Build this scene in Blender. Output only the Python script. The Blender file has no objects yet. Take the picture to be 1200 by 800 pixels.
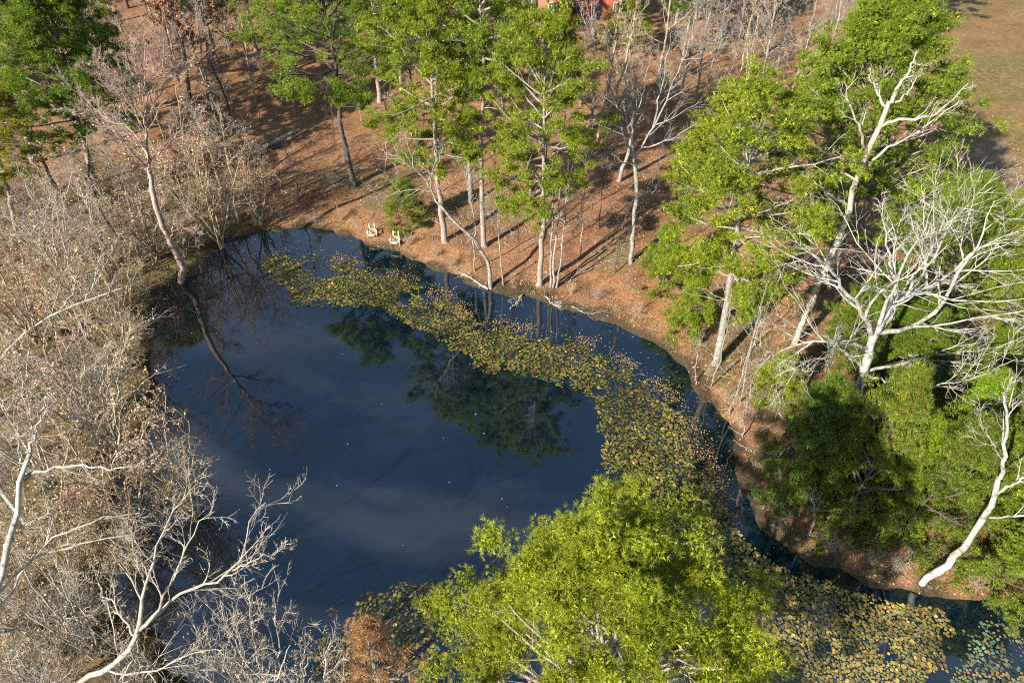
import bpy, math
import numpy as np
from mathutils import Vector, Quaternion

# ------------------------------------------------------------------ camera, sky, sun, exposure
SC = bpy.context.scene
COL = SC.collection
CAM_H = 33.0
PITCH = math.radians(43.0)
FPX = 820.0                       # focal length in pixels of the 1200 px wide photograph
cam_d = bpy.data.cameras.new("camera")
cam = bpy.data.objects.new("camera", cam_d)
COL.objects.link(cam)
cam.location = (0, 0, CAM_H)
cam.rotation_euler = (math.pi / 2 - PITCH, 0, 0)
cam_d.sensor_width = 36.0
cam_d.lens = FPX / 1200.0 * 36.0
cam_d.clip_start = 0.5
cam_d.clip_end = 4000
SC.camera = cam

SUN_EL, SUN_ROT = math.radians(29.0), math.radians(225.0)   # sun stands behind the camera's left shoulder
world = bpy.data.worlds.new("World")
SC.world = world
world.use_nodes = True
wn, wl = world.node_tree.nodes, world.node_tree.links
sky = wn.new("ShaderNodeTexSky")
sky.sky_type = 'NISHITA'
sky.sun_disc = False
sky.sun_elevation = SUN_EL
sky.sun_rotation = SUN_ROT
sky.ozone_density = 2.2
sky.dust_density = 0.3
bg = wn["Background"]
bg.inputs[1].default_value = 0.075
# thin cirrus streaks over the whole sky
tc = wn.new("ShaderNodeTexCoord")
mp = wn.new("ShaderNodeMapping")
mp.inputs["Rotation"].default_value = (0.2, 0.1, 0.75)
mp.inputs["Scale"].default_value = (1.1, 4.5, 1.6)
nz = wn.new("ShaderNodeTexNoise")
nz.inputs["Scale"].default_value = 2.2
nz.inputs["Detail"].default_value = 5
nz.inputs["Roughness"].default_value = 0.55
rp = wn.new("ShaderNodeMapRange")
rp.inputs["From Min"].default_value = 0.46
rp.inputs["From Max"].default_value = 0.80
rp.inputs["To Max"].default_value = 0.62
mx = wn.new("ShaderNodeMix")
mx.data_type = 'RGBA'
mx.inputs["B"].default_value = (4.6, 4.9, 5.4, 1)
wl.new(tc.outputs["Generated"], mp.inputs[0])
wl.new(mp.outputs[0], nz.inputs["Vector"])
wl.new(nz.outputs["Fac"], rp.inputs["Value"])
wl.new(rp.outputs[0], mx.inputs["Factor"])
wl.new(sky.outputs[0], mx.inputs["A"])
wl.new(mx.outputs["Result"], bg.inputs[0])

sun_d = bpy.data.lights.new("sun", 'SUN')
sun_d.energy = 5.0
sun_d.angle = math.radians(0.53)
sun_d.color = (1.0, 0.915, 0.785)
sun = bpy.data.objects.new("sun", sun_d)
COL.objects.link(sun)
sun.rotation_euler = (math.pi / 2 - SUN_EL, 0, math.radians(-45))
sun.location = (-40, -40, 60)

SC.view_settings.view_transform = 'Standard'
SC.view_settings.look = 'None'
SC.view_settings.gamma = 1
SC.view_settings.exposure = 1.64
SC.render.engine = 'CYCLES'
SC.cycles.max_bounces = 6
SC.cycles.diffuse_bounces = 3
SC.cycles.glossy_bounces = 3
SC.cycles.transmission_bounces = 4
SC.cycles.use_denoising = False
SC.cycles.filter_width = 1.1

RNG = np.random.default_rng(11)

# ------------------------------------------------------------------ geometry of the view: pixels -> points
SP, CP = math.sin(PITCH), math.cos(PITCH)


def ray(px, py):
    u, v = (px - 600) / FPX, (400 - py) / FPX
    return np.array([u, CP + v * SP, -SP + v * CP])


def Z(px, py, z):                 # the point of that pixel's ray at height z
    d = ray(px, py)
    return np.array([0, 0, CAM_H]) + d * ((z - CAM_H) / d[2])


def Y(px, py, y):                 # the point of that pixel's ray in the upright plane at distance y
    d = ray(px, py)
    return np.array([0, 0, CAM_H]) + d * (y / d[1])


def G(px, py):                    # the point of that pixel's ray on the ground
    z = 0.0
    for _ in range(12):
        p = Z(px, py, z)
        z = 0.5 * z + 0.5 * max(0.0, float(height(p[0:1], p[1:2])[0]))
    return Z(px, py, z)


# ------------------------------------------------------------------ noise and terrain
def vnoise(x, y, s, seed=0):
    x, y = np.asarray(x) / s, np.asarray(y) / s
    xi, yi = np.floor(x).astype(np.int64), np.floor(y).astype(np.int64)
    fx, fy = x - xi, y - yi
    fx, fy = fx * fx * (3 - 2 * fx), fy * fy * (3 - 2 * fy)

    def h(a, b):
        n = (a * 374761393 + b * 668265263 + seed * 974634777) & 0xFFFFFFFF
        n = ((n ^ (n >> 13)) * 1274126177) & 0xFFFFFFFF
        return ((n ^ (n >> 16)) & 0xFFFF) / 65535.0
    return (h(xi, yi) * (1 - fx) + h(xi + 1, yi) * fx) * (1 - fy) + (h(xi, yi + 1) * (1 - fx) + h(xi + 1, yi + 1) * fx) * fy


def smooth(poly, it=2):
    p = np.array(poly, float)
    for _ in range(it):
        q = np.roll(p, -1, 0)
        p = np.stack([0.75 * p + 0.25 * q, 0.25 * p + 0.75 * q], 1).reshape(-1, 2)
    return p


SHORE_PX = [(140, 720), (122, 660), (125, 600), (150, 540), (185, 480), (172, 420), (166, 370), (208, 334), (240, 300), (285, 277),
            (345, 267), (400, 273), (430, 287), (470, 299), (500, 316), (540, 326), (570, 340), (610, 346), (640, 352),
            (680, 364), (720, 377), (760, 394), (790, 418), (815, 452), (838, 482), (862, 522), (876, 560), (886, 597),
            (905, 630), (940, 653), (985, 671), (1030, 688), (1080, 698), (1130, 706), (1175, 700), (1230, 690), (1320, 670)]
_pts = [Z(a, b, 0)[:2] for a, b in SHORE_PX]
_pts += [(44, 20), (46, 12), (30, 9.5), (16, 10.2), (8, 10.6), (1, 11.2), (-3.5, 12.6), (-8, 12.2), (-11.5, 11.6), (-13.6, 12.2)]
POND = smooth(_pts, 2)


def pond_dist(x, y, poly=None):   # > 0 outside the water
    P = POND if poly is None else poly
    A, B = P, np.roll(P, -1, 0)
    x, y = np.asarray(x, float).ravel(), np.asarray(y, float).ravel()
    out = np.empty(len(x))
    for s in range(0, len(x), 20000):
        X, Yy = x[s:s + 20000, None], y[s:s + 20000, None]
        ex, ey = (B - A)[:, 0], (B - A)[:, 1]
        t = np.clip(((X - A[:, 0]) * ex + (Yy - A[:, 1]) * ey) / (ex * ex + ey * ey + 1e-9), 0, 1)
        d = np.sqrt(((X - A[:, 0] - t * ex) ** 2 + (Yy - A[:, 1] - t * ey) ** 2).min(1))
        cr = ((A[:, 1] > Yy) != (B[:, 1] > Yy)) & (X < (B[:, 0] - A[:, 0]) * (Yy - A[:, 1]) / (B[:, 1] - A[:, 1] + 1e-12) + A[:, 0])
        out[s:s + 20000] = np.where(cr.sum(1) % 2 == 1, -d, d)
    return out


def height(x, y):
    x, y = np.asarray(x, float).ravel(), np.asarray(y, float).ravel()
    d = pond_dist(x, y) + (vnoise(x, y, 1.3, 3) - 0.5) * 1.0 + (vnoise(x, y, 3.1, 4) - 0.5) * 0.6 + (vnoise(x, y, 0.5, 5) - 0.5) * 0.25
    dd = np.clip(d, 0, None)
    z = 0.42 * (1 - np.exp(-dd / 0.7)) + 2.6 * (1 - np.exp(-dd / 55.0))
    amp = np.clip(dd / 3, 0, 1)
    z += amp * ((vnoise(x, y, 6, 1) - 0.5) * 0.45 + (vnoise(x, y, 1.7, 2) - 0.5) * 0.16 + (vnoise(x, y, 0.6, 7) - 0.5) * 0.06)
    z = np.where(d <= 0, np.maximum(-1.2, 0.55 * d) - 0.02, np.maximum(z, 0.012))
    return z


# ------------------------------------------------------------------ materials
MATS = {}


def mat(name):
    m = bpy.data.materials.new(name)
    m.use_nodes = True
    MATS[name] = m
    return m, m.node_tree.nodes, m.node_tree.links, m.node_tree.nodes["Principled BSDF"]


def noise_ramp(n, l, scale, stops, detail=6, rough=0.6, coord="Object", dist=0.0, stretch=None):
    t = n.new("ShaderNodeTexCoord")
    src = t.outputs[coord]
    if stretch:
        m_ = n.new("ShaderNodeMapping")
        m_.inputs["Scale"].default_value = stretch
        l.new(src, m_.inputs[0])
        src = m_.outputs[0]
    k = n.new("ShaderNodeTexNoise")
    k.inputs["Scale"].default_value = scale
    k.inputs["Detail"].default_value = detail
    k.inputs["Roughness"].default_value = rough
    k.inputs["Distortion"].default_value = dist
    l.new(src, k.inputs["Vector"])
    r = n.new("ShaderNodeValToRGB")
    e = r.color_ramp.elements
    while len(e) < len(stops):
        e.new(0.5)
    for el, (p, c) in zip(e, stops):
        el.position = p
        el.color = (*c, 1)
    l.new(k.outputs["Fac"], r.inputs[0])
    return r.outputs["Color"], k.outputs["Fac"]


def bump(n, l, fac, bs, strength, dist):
    b = n.new("ShaderNodeBump")
    b.inputs["Strength"].default_value = strength
    b.inputs["Distance"].default_value = dist
    l.new(fac, b.inputs["Height"])
    l.new(b.outputs[0], bs.inputs["Normal"])


def bark(name, stops, scale=5.0, stretch=(3, 3, 0.7), b=0.6):
    m, n, l, bs = mat(name)
    c, f = noise_ramp(n, l, scale, stops, 7, 0.65, stretch=stretch)
    l.new(c, bs.inputs["Base Color"])
    bs.inputs["Roughness"].default_value = 0.9
    bs.inputs["Specular IOR Level"].default_value = 0.2
    bump(n, l, f, bs, b, 0.05)


bark("pine_bark", [(0.3, (0.08, 0.06, 0.048)), (0.5, (0.22, 0.18, 0.148)), (0.7, (0.36, 0.31, 0.265))], 7)
bark("dark_bark", [(0.3, (0.03, 0.025, 0.02)), (0.55, (0.085, 0.07, 0.058)), (0.75, (0.16, 0.14, 0.12))], 6)
bark("white_bark", [(0.33, (0.07, 0.06, 0.045)), (0.43, (0.2, 0.185, 0.155)), (0.54, (0.33, 0.315, 0.275)), (0.72, (0.44, 0.425, 0.38))], 2.6, (1, 1, 0.8), 0.5)
bark("grey_bark", [(0.3, (0.09, 0.08, 0.068)), (0.5, (0.2, 0.182, 0.157)), (0.7, (0.31, 0.29, 0.255))], 4, (1, 1, 0.6), 0.4)
bark("pink_bark", [(0.3, (0.17, 0.115, 0.09)), (0.5, (0.29, 0.215, 0.178)), (0.7, (0.4, 0.33, 0.28))], 4, (1, 1, 0.6), 0.3)
bark("tan_bark", [(0.3, (0.13, 0.095, 0.06)), (0.5, (0.28, 0.215, 0.145)), (0.7, (0.42, 0.345, 0.25))], 4, (1.5, 1.5, 0.5), 0.4)
bark("pale_bark", [(0.3, (0.16, 0.135, 0.1)), (0.5, (0.31, 0.275, 0.22)), (0.7, (0.44, 0.4, 0.33))], 4, (1, 1, 0.6), 0.3)
bark("olive_bark", [(0.3, (0.15, 0.12, 0.065)), (0.5, (0.31, 0.255, 0.15)), (0.7, (0.44, 0.375, 0.24))], 4, (1, 1, 0.6), 0.3)


def leafy(name, trans=0.3, rough=0.55, spec=0.35, tone=False):
    m, n, l, bs = mat(name)
    a = n.new("ShaderNodeAttribute")
    a.attribute_name = "tint"
    src = a.outputs["Color"]
    if tone:                       # each tree's own foliage tone
        a2 = n.new("ShaderNodeAttribute")
        a2.attribute_type = 'OBJECT'
        a2.attribute_name = "leaf_tone"
        x2 = n.new("ShaderNodeMix")
        x2.data_type = 'RGBA'
        x2.blend_type = 'MULTIPLY'
        x2.inputs["Factor"].default_value = 1
        l.new(src, x2.inputs["A"])
        l.new(a2.outputs["Color"], x2.inputs["B"])
        src = x2.outputs["Result"]
    l.new(src, bs.inputs["Base Color"])
    bs.inputs["Roughness"].default_value = rough
    bs.inputs["Specular IOR Level"].default_value = spec
    if trans:
        t = n.new("ShaderNodeBsdfTranslucent")
        l.new(src, t.inputs["Color"])
        x = n.new("ShaderNodeMixShader")
        x.inputs[0].default_value = trans
        l.new(bs.outputs[0], x.inputs[1])
        l.new(t.outputs[0], x.inputs[2])
        l.new(x.outputs[0], n["Material Output"].inputs["Surface"])


leafy("needles", 0.48, 0.5, 0.35, tone=True)
leafy("weed_blades", 0.3, 0.6, 0.3)
leafy("dry_leaf", 0.25, 0.75, 0.2)
leafy("litter", 0.0, 0.85, 0.15)
leafy("lily", 0.0, 0.5, 0.25)

# water: still, dark, blue-grey body
m, n, l, bs = mat("pond_water")
bs.inputs["Base Color"].default_value = (0.0005, 0.0046, 0.0098, 1)
bs.inputs["Roughness"].default_value = 0.03
bs.inputs["IOR"].default_value = 2.05
t = n.new("ShaderNodeTexCoord")
k = n.new("ShaderNodeTexNoise")
k.inputs["Scale"].default_value = 1.1
k.inputs["Detail"].default_value = 3
l.new(t.outputs["Object"], k.inputs["Vector"])
bump(n, l, k.outputs["Fac"], bs, 0.06, 0.03)

# ground: litter, grass, bare path and mud by the zone weights of the sheet itself
m, n, l, bs = mat("forest_floor")
litter, f1 = noise_ramp(n, l, 5.5, [(0.26, (0.055, 0.026, 0.014)), (0.42, (0.16, 0.083, 0.041)), (0.55, (0.28, 0.158, 0.082)), (0.74, (0.48, 0.325, 0.205))], 12, 0.8)
big, f2 = noise_ramp(n, l, 0.35, [(0.32, (0.5, 0.45, 0.42)), (0.5, (0.85, 0.82, 0.8)), (0.68, (1.12, 1.1, 1.08))], 8, 0.7)
mul = n.new("ShaderNodeMix")
mul.data_type = 'RGBA'
mul.blend_type = 'MULTIPLY'
mul.inputs["Factor"].default_value = 1
l.new(litter, mul.inputs["A"])
l.new(big, mul.inputs["B"])
cur = mul.outputs["Result"]
for attr, sc, stops in (("zone_brush", 3.0, [(0.3, (0.04, 0.032, 0.016)), (0.5, (0.11, 0.085, 0.04)), (0.7, (0.22, 0.165, 0.085))]),
                        ("zone_grass", 2.2, [(0.3, (0.06, 0.05, 0.016)), (0.5, (0.125, 0.1, 0.036)), (0.7, (0.22, 0.165, 0.07))]),
                        ("zone_path", 4.0, [(0.3, (0.08, 0.056, 0.034)), (0.5, (0.17, 0.122, 0.075)), (0.7, (0.27, 0.2, 0.125))]),
                        ("zone_mud", 5.0, [(0.3, (0.018, 0.013, 0.008)), (0.6, (0.06, 0.045, 0.025)), (0.8, (0.13, 0.1, 0.05))])):
    c, f = noise_ramp(n, l, sc, stops, 10, 0.72)
    a = n.new("ShaderNodeAttribute")
    a.attribute_name = attr
    x = n.new("ShaderNodeMix")
    x.data_type = 'RGBA'
    l.new(a.outputs["Fac"], x.inputs["Factor"])
    l.new(cur, x.inputs["A"])
    l.new(c, x.inputs["B"])
    cur = x.outputs["Result"]
l.new(cur, bs.inputs["Base Color"])
bs.inputs["Roughness"].default_value = 0.95
bs.inputs["Specular IOR Level"].default_value = 0.1
bump(n, l, f1, bs, 0.8, 0.12)


def plain(name, stops, scale=3.0, rough=0.8, b=0.0):
    m, n, l, bs = mat(name)
    c, f = noise_ramp(n, l, scale, stops)
    l.new(c, bs.inputs["Base Color"])
    bs.inputs["Roughness"].default_value = rough
    if b:
        bump(n, l, f, bs, b, 0.02)


plain("cream_wood", [(0.3, (0.3, 0.265, 0.17)), (0.7, (0.46, 0.41, 0.28))], 6, 0.6)
plain("roof_shingle", [(0.3, (0.05, 0.045, 0.045)), (0.7, (0.12, 0.11, 0.1))], 8, 0.9, 0.4)
plain("white_trim", [(0.3, (0.2, 0.2, 0.19)), (0.7, (0.3, 0.3, 0.28))], 2, 0.6)
plain("window_glass", [(0.3, (0.02, 0.025, 0.03)), (0.7, (0.05, 0.06, 0.07))], 2, 0.08)
m, n, l, bs = mat("brick_wall")
t = n.new("ShaderNodeTexCoord")
mpp = n.new("ShaderNodeMapping")
mpp.inputs["Rotation"].default_value = (math.pi / 2, 0, 0)
br = n.new("ShaderNodeTexBrick")
br.inputs["Color1"].default_value = (0.27, 0.06, 0.03, 1)
br.inputs["Color2"].default_value = (0.34, 0.09, 0.045, 1)
br.inputs["Mortar"].default_value = (0.24, 0.13, 0.1, 1)
br.inputs["Scale"].default_value = 4.5
l.new(t.outputs["Object"], mpp.inputs[0])
l.new(mpp.outputs[0], br.inputs["Vector"])
l.new(br.outputs["Color"], bs.inputs["Base Color"])
bs.inputs["Roughness"].default_value = 0.9


# ------------------------------------------------------------------ mesh helpers
class MB:
    """collects batches of vertices, quads and triangles; build() links them as one mesh object"""

    def __init__(self):
        self.v, self.f, self.c, self.n = [], [], [], 0

    def add(self, V, F, C=None):
        V = np.asarray(V, np.float32).reshape(-1, 3)
        F = np.asarray(F, np.int64)
        self.v.append(V)
        self.f.append(F + self.n)
        self.n += len(V)
        if C is not None:
            self.c.append(np.asarray(C, np.float32).reshape(-1, 3))
        return self

    def mesh(self, name, material, smooth_=True):
        V = np.concatenate(self.v)
        me = bpy.data.meshes.new(name)
        me.vertices.add(len(V))
        me.vertices.foreach_set("co", V.ravel())
        loops = np.concatenate([f.ravel() for f in self.f])
        tot = np.concatenate([np.full(len(f), f.shape[1]) for f in self.f])
        start = np.concatenate([[0], np.cumsum(tot)[:-1]])
        me.loops.add(len(loops))
        me.loops.foreach_set("vertex_index", loops.astype(np.int32))
        me.polygons.add(len(tot))
        me.polygons.foreach_set("loop_start", start.astype(np.int32))
        me.polygons.foreach_set("loop_total", tot.astype(np.int32))
        if smooth_:
            me.polygons.foreach_set("use_smooth", np.ones(len(tot), bool))
        if self.c:
            C = np.concatenate(self.c)
            at = me.attributes.new("tint", 'FLOAT_COLOR', 'POINT')
            at.data.foreach_set("color", np.concatenate([C, np.ones((len(C), 1), np.float32)], 1).ravel())
        me.update(calc_edges=True)
        me.materials.append(MATS[material])
        return me

    def build(self, name, material, parent=None, loc=None, smooth_=True, kind=None):
        o = bpy.data.objects.new(name, self.mesh(name, material, smooth_))
        COL.objects.link(o)
        if parent is not None:
            o.parent = parent
        elif loc is not None:
            o.location = loc
        if kind:
            o["kind"] = kind
        return o

    def box(self, x0, x1, y0, y1, z0, z1):
        V = [(x, y, z) for z in (z0, z1) for y in (y0, y1) for x in (x0, x1)]
        return self.add(V, [(0, 2, 3, 1), (4, 5, 7, 6), (0, 1, 5, 4), (2, 6, 7, 3), (0, 4, 6, 2), (1, 3, 7, 5)])


def tag(o, label, cat, group=None, kind=None):
    o["label"] = label
    o["category"] = cat
    if group:
        o["group"] = group
    if kind:
        o["kind"] = kind
    return o


def empty(name, loc, label, cat, group=None):
    o = bpy.data.objects.new(name, None)
    COL.objects.link(o)
    o.location = [float(a) for a in loc]
    o.empty_display_size = 0.3
    return tag(o, label, cat, group)


def nrm(a):
    return a / (np.linalg.norm(a, axis=-1, keepdims=True) + 1e-9)


def tubes(mb, P, R, sides, cap=False):
    """P (N,n,3), R (N,n): N tapering tubes"""
    N, n = P.shape[:2]
    T = nrm(np.gradient(P, axis=1))
    D = nrm(P[:, -1] - P[:, 0])
    ref = np.where(np.abs(D[:, 2:3]) > 0.75, np.array([[1.0, 0, 0]]), np.array([[0, 0, 1.0]]))
    S1 = nrm(np.cross(T, ref[:, None, :]))
    S2 = np.cross(T, S1)
    a = np.arange(sides) * 2 * math.pi / sides
    V = P[:, :, None] + R[:, :, None, None] * (np.cos(a)[None, None, :, None] * S1[:, :, None] + np.sin(a)[None, None, :, None] * S2[:, :, None])
    i = np.arange(n - 1)[:, None] * sides
    j = np.arange(sides)[None, :]
    j2 = (j + 1) % sides
    F = np.stack([i + j, i + j2, i + sides + j2, i + sides + j], -1).reshape(-1, 4)
    F = (F[None] + (np.arange(N) * n * sides)[:, None, None]).reshape(-1, 4)
    mb.add(V, F)
    if cap:
        mb.add(V[:, -1].reshape(-1, 3), (np.arange(N) * sides)[:, None] + np.arange(sides)[None])


def resample(pts, n, rng=None, wob=0.0):
    p = np.array(pts, float)
    # Catmull-Rom through the way points
    q = np.vstack([2 * p[0] - p[1], p, 2 * p[-1] - p[-2]])
    seg = np.linalg.norm(np.diff(p, axis=0), axis=1)
    s = np.concatenate([[0], np.cumsum(seg)])
    out = []
    for u in np.linspace(0, s[-1], n):
        k = min(len(seg) - 1, int(np.searchsorted(s, u, 'right') - 1))
        t = (u - s[k]) / max(seg[k], 1e-6)
        a, b, c, d = q[k], q[k + 1], q[k + 2], q[k + 3]
        out.append(0.5 * (2 * b + (c - a) * t + (2 * a - 5 * b + 4 * c - d) * t * t + (3 * b - a - 3 * c + d) * t ** 3))
    out = np.array(out)
    if rng is not None and wob:
        w = rng.normal(0, wob, (n, 3))
        w[0] = 0
        out += w
    return out


def grow(P, R, nch, t0, t1, ang, lr, npts, up, jit, rng, rr=0.6, angsd=0.22, lsd=0.25, thin=0.2, lmin=0.0, taper=0.5, rmax=1e9, lmax=1e9):
    N, n = P.shape[:2]
    L = np.linalg.norm(np.diff(P, axis=1), axis=2).sum(1)
    idx = np.repeat(np.arange(N), nch)
    M = len(idx)
    t = t0 + (t1 - t0) * ((np.tile(np.arange(nch), N) + rng.random(M)) / nch)
    u = np.clip(t * (n - 1), 0, n - 1.001)
    i = u.astype(int)
    f = (u - i)[:, None]
    A, B = P[idx, i], P[idx, i + 1]
    pos = A * (1 - f) + B * f
    tan = nrm(B - A)
    rad = R[idx, i] * (1 - f[:, 0]) + R[idx, i + 1] * f[:, 0]
    perp = nrm(np.cross(tan, rng.normal(size=(M, 3))))
    a = np.clip(rng.normal(ang, angsd, M), 0.15, 1.7)[:, None]
    d = nrm(tan * np.cos(a) + perp * np.sin(a))
    ln = np.clip(L[idx] * lr * (1 - taper * t) * np.exp(rng.normal(0, lsd, M)), lmin, lmax)
    Q = np.empty((M, npts, 3))
    Q[:, 0] = pos
    for k in range(1, npts):
        Q[:, k] = Q[:, k - 1] + d * (ln / (npts - 1))[:, None]
        d = nrm(d + np.array([0, 0, up]) + rng.normal(0, jit, (M, 3)))
    r0 = np.minimum(rad * rr, rmax)
    RR = r0[:, None] * np.linspace(1, thin, npts)[None]
    return Q, RR


def blades(mb, pos, axis, k, length, width, rng, col, spread=1.0, colvar=0.25):
    """tufts of k needles each: slender triangles fanned round the tuft's axis"""
    T = len(pos)
    d = nrm(axis[:, None, :] * 0.75 + spread * nrm(rng.normal(size=(T, k, 3))))
    ln = length * rng.uniform(0.7, 1.2, (T, k, 1))
    s = nrm(np.cross(d, rng.normal(size=(T, k, 3)))) * width
    b = pos[:, None, :] + d * ln * 0.05
    V = np.stack([b + s, b + d * ln, b - s], 2)
    F = np.arange(T * k * 3).reshape(-1, 3)
    C = np.repeat(col[:, None, :] * np.exp(rng.normal(0, colvar, (T, k, 1))), 3, axis=1).reshape(-1, 3)
    mb.add(V, F, np.clip(C, 0, 0.9))


def leaf_quads(mb, pos, size, rng, cols, flat=0.0, aspect=0.65):
    N = len(pos)
    nn = rng.normal(size=(N, 3))
    nn[:, 2] = np.abs(nn[:, 2]) + flat
    nn = nrm(nn)
    a = nrm(np.cross(nn, rng.normal(size=(N, 3))))
    b = np.cross(nn, a)
    s = (size * rng.uniform(0.6, 1.3, N))[:, None]
    V = np.stack([pos - a * s, pos - b * s * aspect + nn * s * 0.12, pos + a * s, pos + b * s * aspect + nn * s * 0.2], 1)
    F = np.arange(N * 4).reshape(-1, 4)
    mb.add(V, F, np.repeat(cols, 4, axis=0))


def palette(rng, N, cols, w=None, var=0.18):
    c = np.array(cols, float)[rng.choice(len(cols), N, p=w)]
    return np.clip(c * np.exp(rng.normal(0, var, (N, 1))) * np.exp(rng.normal(0, 0.05, (N, 3))), 0, 0.9)


# ------------------------------------------------------------------ trees
def pine(label, trunk, R, h0, seed, r0=0.26, nb=46, kind='umbrella', k=11, nl=0.2, nw=0.012, col=(0.105, 0.17, 0.022), dens=1.0,
         yellow=0.05, barkm="pine_bark", dead=8, group=None, name="pine_tree", gap=0.12, cat="pine tree", sub=(7, 4), lev3=0.5, clump=0.6, tufts=21, mid=0.35, lvar=(0.72, 1.15), tpow=0.9, core=70, csz=0.28):
    rng = np.random.default_rng(seed)
    trunk = np.array(trunk, float)
    base = trunk[0].copy()
    base[2] = float(height(base[0:1], base[1:2])[0]) - 0.12
    root = empty(name, base, label, cat, group)
    W = resample(trunk - base, 16, rng, 0.04)
    W[0] = 0
    H = W[-1, 2]
    rad = r0 * (1 - np.linspace(0, 1, 16) * 0.86)
    rad[0] *= 1.35
    mt = MB()
    tubes(mt, W[None], rad[None], 9)
    # main branches
    t = h0 + (1 - h0) * ((np.arange(nb) + rng.random(nb)) / nb) ** tpow
    t = np.clip(t, h0, 0.985)
    s = (t - h0) / (1 - h0)
    if kind == 'umbrella':
        prof = np.where(s < 0.35, 0.55 + 0.45 * s / 0.35, np.sqrt(np.clip(1 - ((s - 0.35) / 0.72) ** 2, 0.02, 1)))
        elev = -0.15 + 1.15 * s ** 1.3
    elif kind == 'dome':
        prof = np.sqrt(np.clip(1 - (s / 1.05) ** 2, 0.03, 1))
        elev = 0.0 + 1.2 * s
    else:                          # young, cone shaped
        prof = np.clip(1.02 - s, 0.08, 1) ** 0.8
        elev = 0.05 + 0.7 * s
    az = np.arange(nb) * 2.39996 + rng.normal(0, 0.3, nb)
    L = R * prof * rng.uniform(lvar[0], lvar[1], nb)
    el = elev + rng.normal(0, 0.15, nb)
    keep = rng.random(nb) > gap
    az, L, el, t = az[keep], L[keep], el[keep], t[keep]
    M = len(az)
    u = t * 15
    i = np.minimum(u.astype(int), 14)
    f = (u - i)[:, None]
    pos = W[i] * (1 - f) + W[i + 1] * f
    d = np.stack([np.cos(az) * np.cos(el), np.sin(az) * np.cos(el), np.sin(el)], 1)
    n1 = 7
    B1 = np.empty((M, n1, 3))
    B1[:, 0] = pos
    for q in range(1, n1):
        B1[:, q] = B1[:, q - 1] + d * (L / (n1 - 1))[:, None]
        d = nrm(d + np.array([0, 0, 0.07]) + rng.normal(0, 0.1, (M, 3)))
    R1 = (0.022 + 0.013 * L)[:, None] * np.linspace(1, 0.3, n1)[None]
    R1 = np.minimum(R1, r0 * 0.45)
    B2, R2 = grow(B1, R1, max(3, int(sub[0] * dens)), 0.3, 1.0, 0.8, 0.48, 4, 0.12, 0.14, rng, 0.55, lmin=0.35)
    mb = MB()
    tubes(mb, B1, R1, 5)
    tubes(mb, B2, R2, 3)
    if dead:
        tt = rng.uniform(h0 * 0.45, h0 * 1.02, dead)
        u = tt * 15
        i = np.minimum(u.astype(int), 14)
        f = (u - i)[:, None]
        dp = W[i] * (1 - f) + W[i + 1] * f
        a_ = rng.uniform(0, 6.28, dead)
        dd = np.stack([np.cos(a_), np.sin(a_), rng.normal(0.15, 0.2, dead)], 1)
        ll = rng.uniform(0.25, 0.6, dead) * R
        DP = dp[:, None] + dd[:, None] * (np.linspace(0, 1, 5)[None, :, None] * ll[:, None, None])
        DP[:, 1:] += rng.normal(0, 0.12, (dead, 4, 3)).cumsum(1)
        DR = 0.035 * np.linspace(1, 0.25, 5)[None].repeat(dead, 0)
        tubes(mb, DP, DR, 4)
        D2, DR2 = grow(DP, DR, 4, 0.3, 1, 0.8, 0.45, 3, 0.05, 0.2, rng)
        tubes(mb, D2, DR2, 3)
    # rounded clumps of tufts at the ends of the twigs and branches
    md = B2[rng.random(len(B2)) < mid][:, 2]
    cc = np.concatenate([B2[:, -1], md, B1[:, -1]])
    cs = np.concatenate([np.ones(len(B2)), np.full(len(md), 0.7), np.full(len(B1), 1.1)]) * rng.uniform(0.65, 1.25, len(B2) + len(md) + len(B1))
    keep = rng.random(len(cc)) > 0.06
    cc, cs = cc[keep], cs[keep]
    off = nrm(rng.normal(size=(len(cc), tufts, 3)))
    off[..., 2] = np.abs(off[..., 2]) * 0.9 - 0.25
    off *= rng.uniform(0.35, 1.0, (len(cc), tufts, 1)) ** 0.6
    tp = (cc[:, None] + off * (clump * cs)[:, None, None] * np.array([1, 1, 0.7])).reshape(-1, 3)
    ta = nrm(nrm(off).reshape(-1, 3) + np.array([0, 0, 0.5]))
    tc_ = np.repeat(np.exp(rng.normal(0, 0.13, len(cc))), tufts)[:, None]
    # colour differs from spray to spray and a few tufts yellow
    cl = np.array(col)[None] * tc_ * np.exp(rng.normal(0, 0.12, (len(tp), 1)))
    pn = vnoise(tp[:, 0] + 40 + seed, tp[:, 1] + tp[:, 2] * 0.7 + 30, 1.4, seed)[:, None]
    cl = cl * (0.75 + 0.5 * pn) * np.array([1.0, 1.0, 1.0]) + (pn - 0.5) * np.array([0.03, 0.01, 0.0])
    ye = rng.random(len(tp)) < yellow
    cl[ye] = np.array([0.21, 0.17, 0.035]) * np.exp(rng.normal(0, 0.2, (ye.sum(), 1)))
    mc = MB()
    blades(mc, tp, ta, k, nl, nw, rng, np.clip(cl, 0.004, 0.6))
    # broad older sprays filling the inside of each clump
    io = nrm(rng.normal(size=(len(cc), core, 3))) * rng.uniform(0.1, 0.9 - csz, (len(cc), core, 1))
    ip = (cc[:, None] + io * (clump * cs)[:, None, None] * np.array([1, 1, 0.6]) - np.array([0, 0, 0.12 * clump])).reshape(-1, 3)
    ic = np.repeat(np.array(col)[None] * np.exp(rng.normal(0, 0.15, (len(cc), 1))), core, 0)
    blades(mc, ip, nrm(rng.normal(size=ip.shape)), 1, clump * csz, clump * csz * 0.28, rng, np.clip(ic, 0.004, 0.6))
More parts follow.
